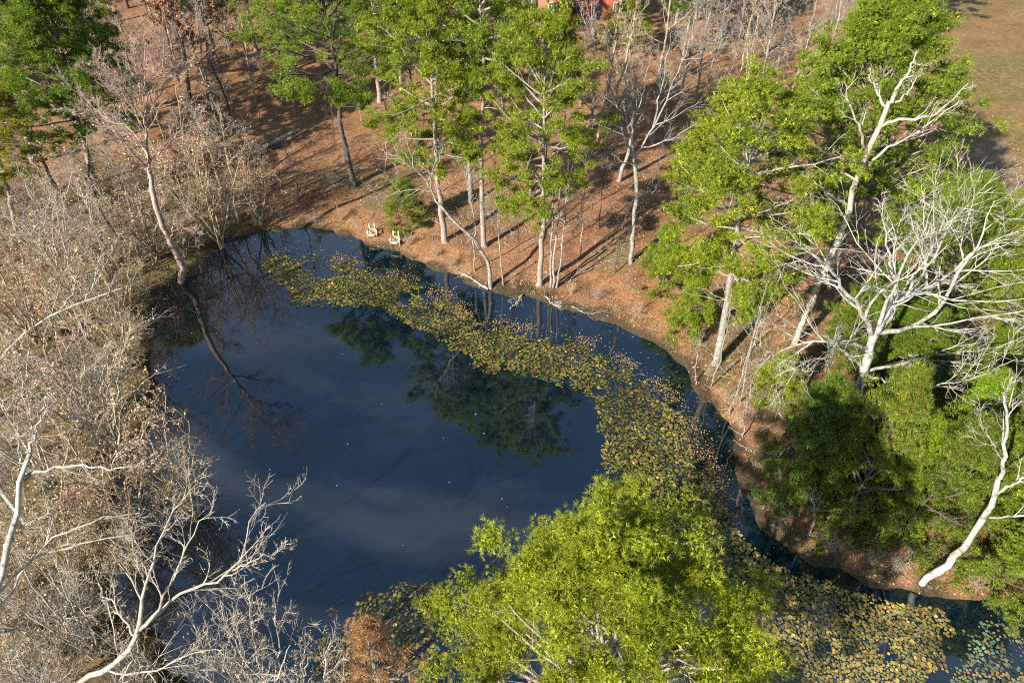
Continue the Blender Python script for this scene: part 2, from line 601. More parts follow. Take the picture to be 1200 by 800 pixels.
    mt.build("trunk", barkm, root)
    mb.build("branches", barkm, root, kind="stuff")
    mc.build("crown", "needles", root, smooth_=False, kind="stuff")["leaf_tone"] = (1.0, 1.0, 1.0)
    return root


def bare(label, limbs, seed, barkm="grey_bark", levels=((7, 0.15, 1.0, 0.75, 0.5), (6, 0.15, 1, 0.7, 0.5), (4, 0.2, 1, 0.65, 0.5)), up=0.1, jit=0.14,
         group=None, name="bare_tree", leaves=None, cat="bare tree", rtwig=0.007, lsize=0.07, base=None, twig_bark=None):
    """limbs: list of (points, radius at foot, radius at tip); the first one is the trunk and starts at the tree's foot"""
    rng = np.random.default_rng(seed)
    b0 = np.array(limbs[0][0][0], float) if base is None else np.array(base, float)
    root = empty(name, b0, label, cat, group)
    mt, mb = MB(), MB()
    PP, RR = [], []
    for pts, ra, rb in limbs:
        p = resample(np.array(pts, float) - b0, 14, rng, 0.05)
        r = np.linspace(ra, rb, 14) * rng.uniform(0.9, 1.12, 14)
        tubes(mt, p[None], r[None], 8, cap=True)
        PP.append(p)
        RR.append(r)
    st = 1 if len(PP) > 1 else 0
    P, R = np.array(PP[st:]), np.array(RR[st:])
    if len(PP) == 1:
        P, R = np.array(PP), np.array(RR)
    tips = []
    for li, (nch, t0, t1, ang, lr) in enumerate(levels):
        P, R = grow(P, R, nch, t0, t1, ang, lr, (7, 5, 4, 3, 3)[li] if li < len(levels) - 1 else 2, up, jit, rng, 0.62, lmin=0.15)
        R = np.maximum(R, rtwig * np.linspace(1, 0.45, R.shape[1])[None])
        tubes(mb, P, R, (6, 4, 3, 3, 3)[li])
        if li >= len(levels) - 2:
            tips.append(P[:, 1:].reshape(-1, 3))
    mt.build("trunk", barkm, root)
    mb.build("branches", twig_bark or barkm, root, kind="stuff")
    if leaves:
        cnt, cols = leaves
        tp = np.concatenate(tips)
        tp = tp[rng.integers(0, len(tp), cnt)] + rng.normal(0, 0.06, (cnt, 3))
        ml = MB()
        leaf_quads(ml, tp, lsize, rng, palette(rng, cnt, cols))
        ml.build("dry_leaves", "dry_leaf", root, smooth_=False, kind="stuff")
    return root


def upright(label, base, H, seed, r0=0.12, lean=(0, 0), h0=0.3, spread=0.5, nl=9, **kw):
    """a bare tree whose limbs are grown from a straight stem"""
    rng = np.random.default_rng(seed + 900)
    b = np.array(base, float)
    b[2] = float(height(b[0:1], b[1:2])[0]) - 0.1
    top = b + np.array([lean[0], lean[1], H])
    mid = (b + top) / 2 + np.append(rng.normal(0, 0.03 * H, 2), 0)
    T = resample([b, mid, top], 10)
    limbs = [(T, r0, r0 * 0.2), (T[int(10 * h0):], r0 * 0.6, r0 * 0.18)]
    for q in range(nl):
        t = h0 + (0.97 - h0) * (q + rng.random()) / nl
        p = T[int(t * 9)]
        a = q * 2.4 + rng.normal(0, 0.4)
        L = H * spread * (1.05 - t * 0.75) * rng.uniform(0.7, 1.15)
        e = 0.5 + 0.5 * t + rng.normal(0, 0.12)
        d = np.array([math.cos(a) * math.cos(e), math.sin(a) * math.cos(e), math.sin(e)])
        m_ = p + d * L * 0.5 + rng.normal(0, 0.05 * L, 3)
        limbs.append(([p, m_, p + d * L + np.array([0, 0, 0.12 * L])], r0 * 0.45 * (1.1 - 0.6 * t), r0 * 0.08))
    return bare(label, limbs, seed, **kw)


def copy_tree(o, parent=None):
    c = o.copy()
    COL.objects.link(c)
    c.parent = parent
    for ch in list(o.children):
        copy_tree(ch, c)
    return c


# ------------------------------------------------------------------ the setting: ground and water
def axis_coords(lo, hi, step, far_lo, far_hi):
    mid = np.arange(lo, hi + step, step)
    a, s, out = lo, step, []
    while a > far_lo:
        s *= 1.22
        a -= s
        out.append(a)
    b, s, out2 = mid[-1], step, []
    while b < far_hi:
        s *= 1.22
        b += s
        out2.append(b)
    return np.concatenate([out[::-1], mid, out2])


gx = axis_coords(-42, 48, 0.3, -900, 900)
gy = axis_coords(8, 62, 0.3, -500, 1500)
GX, GY = np.meshgrid(gx, gy)
gz = height(GX, GY)
nx_, ny_ = len(gx), len(gy)
ii = (np.arange(ny_ - 1)[:, None] * nx_ + np.arange(nx_ - 1)[None]).ravel()
mb = MB()
mb.add(np.stack([GX.ravel(), GY.ravel(), gz], 1), np.stack([ii, ii + 1, ii + nx_ + 1, ii + nx_], 1))
ground = mb.build("ground", "forest_floor", kind="structure")
ground["label"] = "forest floor of orange-brown leaf litter round the pond"


def sm(a, lo, hi):
    t_ = np.clip((a - lo) / (hi - lo), 0, 1)
    return t_ * t_ * (3 - 2 * t_)


X_, Y_ = GX.ravel(), GY.ravel()
dist = pond_dist(X_, Y_)
nzz = (vnoise(X_, Y_, 5, 21) - 0.5) * 8 + (vnoise(X_, Y_, 1.5, 22) - 0.5) * 3
z_grass = sm(X_ + nzz * 0.6 - 43 - (Y_ - 60) * 0.02, -2, 3) * sm(Y_, 38, 46) * (0.55 + 0.45 * sm(vnoise(X_, Y_, 7, 33) + 0.4 * vnoise(X_, Y_, 2.2, 34), 0.45, 0.85))
z_brush = np.maximum(sm(-(X_ + 15.5 + nzz * 0.5) - (Y_ - 36).clip(0) * 0.45, -1.5, 3.0) * sm(58 - Y_ + nzz, -3, 8), sm(12.5 - Y_, -1, 2))
z_brush = np.maximum(z_brush, 0.8 * sm(vnoise(X_, Y_, 4, 31), 0.62, 0.8) * sm(12 - dist, 0, 6))
pa = G(1172, 190)
pb = G(1200, 235)
pc = G(1300, 330)
pd = pond_dist(X_, Y_, np.array([pa[:2] + [-1.5, 3], pa[:2] + [2, 3], pb[:2] + [1.5, 1.5], pc[:2] + [3, 2], pc[:2] + [-3, -2], pb[:2] + [-1.5, -1.5], pa[:2] + [-2.0, 0]]))
z_path = sm(-(pd + nzz * 0.12), -0.8, 0.8)
sp = G(598, 34)
z_path = np.maximum(z_path, 0.9 * sm(1 - np.hypot((X_ - sp[0]) / 5.5, (Y_ - sp[1]) / 9) + nzz * 0.03, -0.1, 0.25))
z_mud = sm(0.75 + (vnoise(X_, Y_, 1.1, 41) - 0.5) * 1.6 + (vnoise(X_, Y_, 3.7, 42) - 0.5) * 1.2 - dist, -0.25, 0.45)
for nm, arr in (("zone_brush", z_brush * 0.9), ("zone_grass", z_grass), ("zone_path", z_path), ("zone_mud", z_mud)):
    at_ = ground.data.attributes.new(nm, 'FLOAT', 'POINT')
    at_.data.foreach_set("value", arr.astype(np.float32))

mb = MB()
wx, wy = np.linspace(-32, 50, 42), np.linspace(6, 62, 30)
WX, WY = np.meshgrid(wx, wy)
ii = (np.arange(29)[:, None] * 42 + np.arange(41)[None]).ravel()
mb.add(np.stack([WX.ravel(), WY.ravel(), np.zeros(WX.size)], 1), np.stack([ii, ii + 1, ii + 43, ii + 42], 1))
water = mb.build("pond_water", "pond_water", kind="structure")
water["label"] = "still dark blue pond water mirroring the pines"

# ------------------------------------------------------------------ pines
GR = (0.135, 0.198, 0.013)
YG = (0.165, 0.22, 0.014)
DG = (0.08, 0.135, 0.018)


def trunk_y(base_px, pts):
    b = G(*base_px)
    return [b] + [Y(px, py, b[1] + dy) for px, py, dy in pts]


# the near pine rising from the bank under the camera
b = np.array([2.5, 7.9, 0.4])
pine("big yellow-green pine crown leaning out over the pond beside the rusty cypress",
     [b, b + [0.1, 0.3, 5.2], b + [0.3, 0.4, 10.2], b + [0.4, 0.5, 15.9]], 5.5, 0.36, 5, r0=0.3, nb=88, kind='dome', tpow=1.2, k=18, nl=0.14, nw=0.0058,
     col=(0.24, 0.275, 0.016), yellow=0.04, sub=(5, 5), gap=0.02, clump=0.6, core=230, csz=0.19, tufts=40, mid=0.12, lvar=(0.86, 1.06))

# four pine shapes of 18 m; every other pine is one of them, turned, leaned and sized to its own trunk and crown
z0 = np.zeros(3)
SHAPES = {
    "bushy": pine("pine", [z0, z0 + [0.15, 0.1, 6], z0 + [-0.1, 0.15, 12], z0 + [0, 0, 17.4]], 4.5, 0.43, 21, r0=0.26, nb=52, col=GR, gap=0.15, dead=9),
    "high": pine("pine", [z0, z0 + [-0.15, 0.1, 6], z0 + [0.1, -0.1, 12], z0 + [0, 0, 17.4]], 4.2, 0.66, 22, r0=0.26, nb=40, col=GR, gap=0.12, dead=20),
    "broad": pine("pine", [z0, z0 + [0.1, 0.1, 6], z0 + [0.1, -0.1, 12], z0 + [0, 0, 17.2]], 5.5, 0.30, 27, r0=0.3, nb=78, col=GR, gap=0.06, kind='dome', dead=6, sub=(8, 4)),
    "open": pine("pine", [z0, z0 + [-0.2, 0.1, 6], z0 + [0.2, 0.15, 12], z0 + [0, 0, 17.4]], 5.0, 0.48, 26, r0=0.28, nb=50, col=GR, gap=0.28, dead=10)}
SHAPE_R = {"bushy": 4.5, "high": 4.2, "broad": 5.5, "open": 5.0}
SHAPE_NEW = dict.fromkeys(SHAPES, True)


def set_pine(shape, label, foot_, top, R, tone=(1, 1, 1), bark_=None, group=None, spin=0.0):
    o = SHAPES[shape] if SHAPE_NEW[shape] else copy_tree(SHAPES[shape])
    SHAPE_NEW[shape] = False
    p = np.array(foot_, float)
    p[2] = float(height(p[0:1], p[1:2])[0]) - 0.15
    d = Vector(top) - Vector(p)
    o.location = p
    o.rotation_mode = 'QUATERNION'
    o.rotation_quaternion = Vector((0, 0, 1)).rotation_difference(d) @ Quaternion((0, 0, 1), spin)
    sx = R / SHAPE_R[shape]
    o.scale = (sx, sx, d.length / 18.0)
    tag(o, label, "pine tree", group)
    for ch in o.children:
        if ch.name.startswith("crown"):
            ch["leaf_tone"] = tuple(float(t_) for t_ in tone)
        elif bark_:
            ch.material_slots[0].link = 'OBJECT'
            ch.material_slots[0].material = MATS[bark_]
    return o


T_Y, T_D, T_G = (1.42, 1.2, 1.2), (0.85, 0.9, 1.0), (1.12, 1.08, 1.2)
for q, (sh, fp, tp_, R_, tone, bk, lab) in enumerate([
        ("open", (415, 218), (369, -30), 5.4, T_G, "dark_bark", "dark-trunked pine standing alone above the cream chairs"),
        ("high", (568, 288), (560, -75), 3.8, T_G, None, "tallest pine, straight pale trunk between two bushier pines"),
        ("bushy", (522, 283), (498, -2), 4.6, T_Y, None, "bushy pine between the tallest straight pine and the cream chairs"),
        ("high", (551, 237), (534, -15), 3.6, T_G, None, "slim pine set back behind the tallest straight pine"),
        ("bushy", (632, 333), (639, 32), 3.9, T_Y, None, "straight pine at the water's edge with tufted lower sprays"),
        ("bushy", (838, 426), (895, 112), 4.9, T_Y, "grey_bark", "dome-crowned pine with a bare grey trunk beside the dark channel"),
        ("broad", (975, 338), (1054, 6), 6.1, (1.22, 1.14, 1.3), None, "broad tall pine crown behind the tan dead tree beside the grass"),
        ("broad", (112, 214), (50, -20), 5.6, (0.9, 0.98, 1.1), None, "dark broad pine at the edge of the woods beside the brown-leaved oak"),
        ("bushy", (40, 190), (-10, -10), 5.0, T_G, None, "dark pine standing next to the dark broad pine, farther from the water"),
        ("bushy", (18, 268), (-22, 110), 3.4, (1.7, 1.15, 1.1), None, "yellowing pine below the dark broad pine in the woods"),
        ("open", (335, 112), (316, -40), 5.0, T_G, None, "small pine peeping out between the dark trunks uphill of the log pile"),
        ("bushy", (445, 120), (434, -60), 4.6, T_G, None, "pine behind the log pile with its foot in the leaf litter"),
        ("broad", (735, 66), (738, 2), 3.0, T_Y, None, "low sunlit pine in front of the brick house"),
        ("broad", (1098, 405), (1146, 215), 3.4, T_G, None, "pine standing between the huge white bare tree and the tan dead tree's top"),
        ("broad", (1165, 420), (1222, 245), 3.2, T_Y, None, "pine crown between the white bare tree and the grey path"),
        ("broad", (1055, 485), (1080, 355), 3.0, T_D, None, "dense green pine under the spreading limbs of the white bare tree")]):
    f_ = G(*fp)
    set_pine(sh, lab, f_, Y(tp_[0], tp_[1], f_[1]), R_, tone, bk, spin=q * 1.3)
# young evergreens on the right-hand bank
young = [((925, 585), (934, 478), 2.5, DG, 0.2, "young pine on the bank at the narrow bend of the channel"),
         ((990, 615), (1004, 492), 2.7, (0.085, 0.13, 0.02), 0.15, "bushy young pine below the foot of the white bare tree"),
         ((1060, 622), (1078, 505), 2.9, (0.1, 0.14, 0.02), 0.15, "round young pine behind the leaning white trunk"),
         ((1180, 590), (1200, 440), 3.0, (0.2, 0.19, 0.03), 0.45, "golden yellow pine above the leaning white tree's side branch"),
         ((1160, 690), (1178, 622), 2.1, (0.11, 0.15, 0.022), 0.15, "low young pine hanging over the water beside the leaning white trunk"),
         ((905, 470), (912, 415), 1.7, (0.12, 0.17, 0.022), 0.1, "small green pine at the foot of the tan dead tree"),
         ((1215, 655), (1235, 560), 2.6, (0.12, 0.15, 0.022), 0.2, "young pine behind the low one that hangs over the water"),
         ((775, 335), (780, 272), 2.1, YG, 0.1, "light green sapling pine beside the dome-crowned pine's bare trunk"),
         ((806, 392), (808, 318), 1.8, YG, 0.2, "thin green sapling pine at the foot of the dome-crowned pine"),
         ((478, 268), (462, 224), 1.9, (0.15, 0.19, 0.025), 0.15, "low pale green shrub pine behind the cream chairs"),
         ]
young += [((1090, 590), (1110, 490), 2.6, (0.13, 0.155, 0.024), 0.1, "feathery young pine uphill of the leaning white trunk"),
          ((1000, 560), (1010, 500), 1.8, GR, 0.1, "short green pine close to the foot of the white bare tree"),
          ((1145, 560), (1165, 470), 2.4, DG, 0.1, "dark young pine just below the golden yellow pine"),
          ((965, 545), (972, 470), 2.0, GR, 0.1, "green young pine between the white bare tree's foot and the channel"),
          ((1040, 600), (1052, 500), 2.5, GR, 0.1, "green young pine between the bushy one and the round one"),
          ((1100, 560), (1115, 460), 2.6, YG, 0.1, "bright young pine uphill of the round young pine"),
          ((960, 580), (968, 500), 2.2, GR, 0.1, "young pine between the narrow bend and the white bare tree's foot"),
          ((1140, 610), (1155, 520), 2.3, GR, 0.1, "green young pine right beside the leaning white trunk's fork"),
          ((1130, 470), (1150, 380), 2.8, GR, 0.1, "thick young pine beneath the white bare tree's outer limbs"),
          ((1010, 420), (1022, 330), 2.6, DG, 0.1, "dark young pine between the tan dead tree and the white bare tree"),
          ((1230, 520), (1250, 400), 2.8, YG, 0.1, "young pine behind the golden yellow pine")]
yp = []
for q, c_ in enumerate(((0.1, 0.145, 0.02), (0.13, 0.185, 0.016), (0.155, 0.2, 0.018), (0.21, 0.2, 0.03))):
    b = np.array([0.0, 0.0, 0.0])
    yp.append(pine("young pine", [b, b + [0.1, 0, 3], b + [0, 0.1, 6.0]], 2.5, 0.05, 60 + q, r0=0.1, nb=44, kind='cone' if q % 2 else 'dome', k=11, nl=0.19, nw=0.01, clump=0.4, core=44, tufts=14, barkm="dark_bark",
                   col=c_, yellow=(0.1, 0.1, 0.2, 0.4)[q], dead=0, name="young_pine", gap=0.05, sub=(7, 4)))
fresh = [True] * 4
rng = np.random.default_rng(59)
for q, (bp, tp_, R_, c_, ye, lab) in enumerate(young):
    v = int(np.argmin([np.abs(np.array(c_) - np.array(c2)).sum() for c2 in (DG, GR, (0.15, 0.185, 0.024), (0.2, 0.19, 0.03))]))
    o = yp[v] if fresh[v] else copy_tree(yp[v])
    fresh[v] = False
    p = G(*bp)
    H = Y(tp_[0], tp_[1], p[1])[2] - p[2]
    p[2] = float(height(p[0:1], p[1:2])[0]) - 0.1
    o.location = p
    o.rotation_euler = (rng.normal(0, 0.05), rng.normal(0, 0.05), rng.uniform(0, 6.28))
    H *= rng.uniform(1.0, 1.3)
    s_ = R_ * rng.uniform(0.8, 1.05) / 2.5
    o.scale = (s_, s_, H / 6.0)
    tn_ = rng.uniform(1.0, 1.5)
    for ch in o.children:
        if ch.name.startswith("crown"):
            ch["leaf_tone"] = (tn_ * rng.uniform(0.95, 1.15), tn_ * rng.uniform(0.98, 1.1), 1.0)
    tag(o, lab, "pine tree", "young pines on the banks")

# ------------------------------------------------------------------ bare trees with limbs traced one by one
F4 = ((6, 0.2, 1.0, 0.75, 0.5), (5, 0.15, 1, 0.7, 0.5), (4, 0.2, 1, 0.65, 0.5))


def limbs_y(y0, spec):
    """pixel way points (px, py, offset of depth) at the tree's own distance"""
    return [([Y(p[0], p[1], y0 + (p[2] if len(p) > 2 else 0)) for p in pts], ra, rb) for pts, ra, rb in spec]


def foot(px, py):
    b_ = G(px, py)
    b_[2] -= 0.1
    return b_


# big white tree on the right
b = foot(1000, 532)
L_ = limbs_y(b[1], [
    ([(1000, 532), (1003, 490), (1012, 440), (1022, 394)], 0.27, 0.2),
    ([(1022, 394), (1012, 370, -.5), (985, 330, -1.2), (965, 305, -2), (945, 290, -2.5)], 0.13, 0.02),
    ([(1020, 396), (1035, 375, .5), (1062, 345, 1.5), (1100, 330, 2.5), (1150, 290, 3), (1195, 285, 3.5)], 0.15, 0.02),
    ([(1022, 394), (1040, 370), (1048, 330, 1), (1040, 285, 1.5), (1035, 250, 2)], 0.12, 0.02),
    ([(1024, 390), (1075, 380, 1), (1105, 355, 1.8), (1130, 310, 2.5), (1148, 285, 3), (1165, 235, 3.4)], 0.15, 0.02),
    ([(1018, 408), (990, 402, -.8), (955, 400, -1.6), (905, 412, -2.4), (880, 408, -3)], 0.1, 0.015),
    ([(1012, 432), (985, 410, -1), (965, 420, -2), (930, 430, -2.8), (905, 445, -3.2)], 0.08, 0.012),
    ([(1012, 436), (1060, 425, .6), (1110, 414, 1.2), (1160, 408, 1.6), (1200, 395, 2)], 0.09, 0.015),
    ([(1010, 440), (1045, 448, -1), (1075, 470, -1.8), (1095, 478, -2.4)], 0.08, 0.015),
    ([(1010, 436), (1009, 470, -1.4), (1003, 500, -2), (998, 530, -2.4)], 0.06, 0.01),
    ([(1000, 455), (975, 475, -1), (955, 498, -1.8), (940, 515, -2)], 0.06, 0.01),
    ([(1030, 380), (1055, 320, -1), (1075, 280, -1.5), (1095, 240, -2)], 0.1, 0.012),
    ([(1060, 350, 1), (1100, 290, .2), (1120, 250, -.4), (1130, 222, -.8)], 0.07, 0.01),
    ([(1070, 470, -1.6), (1100, 450, -2), (1140, 445, -2.3), (1190, 420, -2.6)], 0.05, 0.01)])
bare("huge spreading white-limbed bare tree above the young pines", L_, 101, "white_bark", ((9, 0.2, 1.0, 0.7, 0.44), (6, 0.15, 1, 0.65, 0.5), (4, 0.2, 1, 0.6, 0.5)), up=0.06, base=b, name="white_bare_tree", rtwig=0.0095)

# tan dead tree
b = foot(931, 402)
L_ = limbs_y(b[1], [
    ([(931, 402), (958, 335), (985, 272), (1010, 195), (1030, 150), (1045, 120)], 0.25, 0.11),
    ([(1045, 120), (1052, 100), (1066, 82), (1072, 62)], 0.11, 0.03),
    ([(1040, 128), (1028, 108, .5), (1018, 88, .8)], 0.08, 0.02),
    ([(1015, 180), (1012, 160, -.6), (996, 122, -1.2), (990, 95, -1.5)], 0.09, 0.02),
    ([(1034, 148), (1050, 140, -.5), (1085, 138, -1), (1110, 122, -1.5), (1132, 100, -1.8)], 0.09, 0.02),
    ([(1018, 195), (1040, 175, .5), (1070, 158, 1), (1100, 138, 1.2), (1128, 118, 1.5)], 0.08, 0.02),
    ([(1010, 190), (985, 185, -.7), (960, 175, -1.4), (945, 172, -2)], 0.07, 0.015),
    ([(1003, 212), (985, 200, .6), (965, 190, 1), (955, 168, 1.4)], 0.06, 0.015),
    ([(992, 240), (965, 222, -.8), (945, 200, -1.4), (930, 165, -2)], 0.07, 0.012),
    ([(988, 250), (960, 247, -.6), (925, 240, -1.2), (895, 230, -1.8)], 0.06, 0.012),
    ([(1050, 120), (1064, 108, -.3), (1080, 85, -.6)], 0.06, 0.02)])
bare("tan barkless dead tree leaning in front of the broad pine", L_, 102, "pale_bark", ((5, 0.3, 1.0, 0.75, 0.34), (5, 0.2, 1, 0.7, 0.5), (3, 0.2, 1, 0.7, 0.5)), up=0.1, base=b, name="dead_tree", cat="dead tree", rtwig=0.009)

# leaning white trunk over the water
b = foot(1083, 686)
L_ = limbs_y(b[1], [
    ([(1080, 684), (1115, 655), (1143, 622), (1160, 592), (1172, 560)], 0.19, 0.1),
    ([(1172, 560), (1177, 530), (1180, 500, .4), (1178, 462, .8), (1186, 440, 1)], 0.09, 0.03),
    ([(1166, 580), (1185, 568, -.4), (1204, 558, -.8), (1240, 540, -1.2)], 0.07, 0.03),
    ([(1160, 606), (1185, 605, -.6), (1215, 604, -1), (1250, 595, -1.5)], 0.05, 0.02),
    ([(1176, 540), (1160, 515, -.4), (1150, 490, -.8)], 0.035, 0.012)])
bare("white trunk leaning low over the water below the golden yellow pine", L_, 103, "white_bark", ((6, 0.3, 1.0, 0.7, 0.4), (5, 0.2, 1, 0.7, 0.5), (3, 0.2, 1, 0.7, 0.5)), base=b, name="leaning_white_tree", rtwig=0.006)

# pinkish tree on the far left corner of the pond
b = foot(212, 331)
L_ = limbs_y(b[1], [
    ([(212, 331), (213, 312), (200, 285), (183, 245), (174, 198)], 0.26, 0.15),
    ([(174, 198), (171, 160), (171, 110, .3), (170, 50, .5)], 0.12, 0.02),
    ([(173, 196), (160, 185, -.5), (135, 155, -1.2), (105, 125, -2)], 0.08, 0.015),
    ([(173, 190), (195, 172, .5), (215, 150, 1), (235, 140, 1.6)], 0.07, 0.015),
    ([(172, 150), (155, 115, -.6), (130, 92, -1.2), (112, 72, -1.6)], 0.07, 0.012),
    ([(172, 145), (188, 108, .6), (205, 80, 1.2), (215, 55, 1.6)], 0.07, 0.012),
    ([(171, 112), (160, 80, -.4), (150, 50, -.8)], 0.05, 0.012),
    ([(171, 105), (182, 78, .4), (190, 45, .8)], 0.05, 0.012),
    ([(173, 180), (150, 150, 1), (125, 140, 1.8), (95, 110, 2.4)], 0.05, 0.012),
    ([(200, 285), (206, 262, -.4), (216, 268, -.8), (228, 272, -1.2)], 0.05, 0.012)])
bare("pink-grey bare tree with a curved foot standing at the water's edge", L_, 104, "pink_bark", ((11, 0.15, 1.0, 0.6, 0.42), (9, 0.15, 1, 0.55, 0.5), (6, 0.2, 1, 0.5, 0.5)), up=0.12, base=b, name="pink_bare_tree", rtwig=0.01)

# curved tree reaching left across the straight pines' feet
b = foot(575, 338)
L_ = limbs_y(b[1], [
    ([(575, 338), (572, 310), (560, 285), (535, 262), (515, 240)], 0.15, 0.1),
    ([(515, 240), (500, 215), (485, 195), (478, 165)], 0.08, 0.02),
    ([(508, 225), (480, 222, -.4), (455, 228, -.8), (430, 222, -1.2)], 0.05, 0.012),
    ([(500, 215), (512, 195, .4), (520, 165, .8)], 0.05, 0.012),
    ([(488, 200), (465, 185, .4), (442, 172, .8)], 0.045, 0.012),
    ([(565, 295), (552, 288, -.6), (535, 275, -1)], 0.03, 0.01)])
bare("crooked grey tree curving away from the water past the straight pines", L_, 105, "grey_bark", ((6, 0.2, 1.0, 0.7, 0.45), (5, 0.2, 1, 0.65, 0.5), (3, 0.2, 1, 0.6, 0.5)), base=b, name="crooked_tree")

# white-limbed tree in the middle of the far bank
b = foot(739, 308)
L_ = limbs_y(b[1], [
    ([(739, 308), (743, 260), (746, 215), (742, 170)], 0.17, 0.12),
    ([(746, 185), (735, 168), (728, 150), (718, 110), (706, 70)], 0.08, 0.02),
    ([(742, 170), (733, 140, .4), (732, 100, .8), (738, 60, 1)], 0.08, 0.02),
    ([(746, 180), (760, 160, -.4), (778, 125, -.8), (795, 80, -1.2), (808, 50, -1.4)], 0.09, 0.02),
    ([(747, 176), (775, 168, -.5), (800, 155, -1), (825, 140, -1.4)], 0.06, 0.015),
    ([(765, 150), (775, 110, .4), (782, 70, .8), (786, 40, 1)], 0.06, 0.015),
    ([(735, 150), (750, 125, .6), (758, 90, 1.2), (764, 60, 1.6)], 0.05, 0.012),
    ([(743, 195), (722, 185, -.6), (705, 160, -1.2)], 0.045, 0.012)])
bare("white-limbed bare tree between the water's-edge pine and the dome-crowned pine", L_, 106, "grey_bark", ((7, 0.2, 1.0, 0.7, 0.42), (6, 0.2, 1, 0.65, 0.5), (4, 0.2, 1, 0.6, 0.5)), base=b, name="white_limbed_tree", rtwig=0.008)

# pale clump of stems at the water's edge
b = foot(648, 337)
L_ = limbs_y(b[1], [
    ([(648, 337), (650, 290), (654, 250), (656, 205)], 0.1, 0.03),
    ([(645, 337), (646, 290, .2), (648, 245, .3), (646, 190, .4)], 0.09, 0.02),
    ([(652, 337), (658, 300, -.2), (662, 250, -.3), (668, 200, -.4)], 0.07, 0.02)])
bare("pale clump of thin stems beside the water's-edge pine", L_, 107, "grey_bark", ((10, 0.35, 1.0, 0.7, 0.25), (4, 0.2, 1, 0.65, 0.5)), base=b, name="stem_clump")

# near left: trees hanging out over the pond from the left bank
b = np.array([-17.2, 7.5, 0.4])
L_ = [([b, Z(40, 850, 3.5), Z(95, 800, 5.5), Z(140, 772, 7), Z(160, 742, 8)], 0.13, 0.085),
      ([Z(160, 742, 8), Z(168, 700, 8.8), Z(182, 645, 9.6), Z(205, 595, 10.2), Z(232, 568, 10.6)], 0.08, 0.012),
      ([Z(160, 740, 8), Z(185, 715, 8.5), Z(205, 672, 9), Z(222, 635, 9.6), Z(252, 590, 10.2)], 0.075, 0.012),
      ([Z(172, 730, 8.1), Z(215, 692, 8.6), Z(255, 680, 9), Z(285, 652, 9.5), Z(292, 612, 10), Z(312, 585, 10.4)], 0.07, 0.012),
      ([Z(265, 672, 9.1), Z(300, 655, 9.5), Z(338, 642, 9.8)], 0.04, 0.01),
      ([Z(158, 745, 7.8), Z(130, 705, 8.2), Z(100, 672, 8.6)], 0.05, 0.01),
      ([Z(120, 785, 6.3), Z(160, 790, 6.8), Z(215, 770, 7.2), Z(262, 760, 7.6)], 0.05, 0.01),
      ([Z(172, 690, 8.8), Z(158, 650, 9.2), Z(150, 610, 9.6)], 0.045, 0.01)]
bare("silver bare tree reaching out over the water from the brush-covered bank", L_, 110, "pale_bark", ((8, 0.2, 1.0, 0.75, 0.36), (6, 0.15, 1, 0.7, 0.5), (3, 0.2, 1, 0.65, 0.5)), base=b, name="overhanging_tree",
     leaves=(500, [(0.24, 0.15, 0.09), (0.35, 0.24, 0.16)]), rtwig=0.009, lsize=0.045)
b = np.array([-24, 9.0, 0.6])
L_ = [([b, Z(-60, 800, 4), Z(-15, 720, 8), Z(8, 640, 10), Z(24, 575, 11.5), Z(36, 530, 12.6)], 0.16, 0.09),
      ([Z(36, 530, 12.6), Z(42, 505, 13.2), Z(55, 462, 14.4)], 0.06, 0.012),
      ([Z(28, 560, 11.8), Z(60, 548, 12), Z(95, 545, 12), Z(135, 550, 12.2), Z(170, 540, 12.4)], 0.06, 0.012),
      ([Z(10, 635, 10), Z(35, 612, 10.4), Z(58, 600, 10.8)], 0.04, 0.012),
      ([Z(-10, 705, 8.5), Z(30, 662, 9), Z(60, 632, 9.4), Z(110, 610, 9.8), Z(165, 600, 10)], 0.05, 0.01),
      ([Z(-20, 735, 7.6), Z(15, 690, 8.2), Z(40, 655, 8.8), Z(80, 640, 9), Z(160, 624, 9.4)], 0.05, 0.012),
      ([Z(30, 548, 12), Z(22, 520, 12.6), Z(18, 490, 13.2)], 0.04, 0.01)]
bare("slender white trunk with side branches in the brown brush of the twiggy bank", L_, 111, "white_bark", ((5, 0.25, 1.0, 0.7, 0.32), (4, 0.2, 1, 0.7, 0.5), (3, 0.2, 1, 0.65, 0.5)), base=b, name="slender_white_tree", rtwig=0.006)
b = np.array([-24.5, 19.5, 0.6])
L_ = [([b, Z(-30, 520, 4), Z(-5, 430, 7), Z(50, 375, 8.4), Z(100, 352, 9.2), Z(142, 338, 9.8)], 0.13, 0.02),
      ([Z(70, 366, 8.7), Z(85, 340, 9.3), Z(95, 300, 10)], 0.04, 0.01),
      ([Z(100, 352, 9.2), Z(112, 325, 9.8), Z(120, 295, 10.4)], 0.04, 0.01),
      ([Z(128, 343, 9.6), Z(138, 322, 10), Z(146, 308, 10.4)], 0.03, 0.01)]
bare("white limb stretched out through the crowns of the brown-leaved trees", L_, 112, "white_bark", ((5, 0.2, 1.0, 0.7, 0.3), (4, 0.2, 1, 0.7, 0.5)), base=b, name="reaching_white_tree", rtwig=0.006)

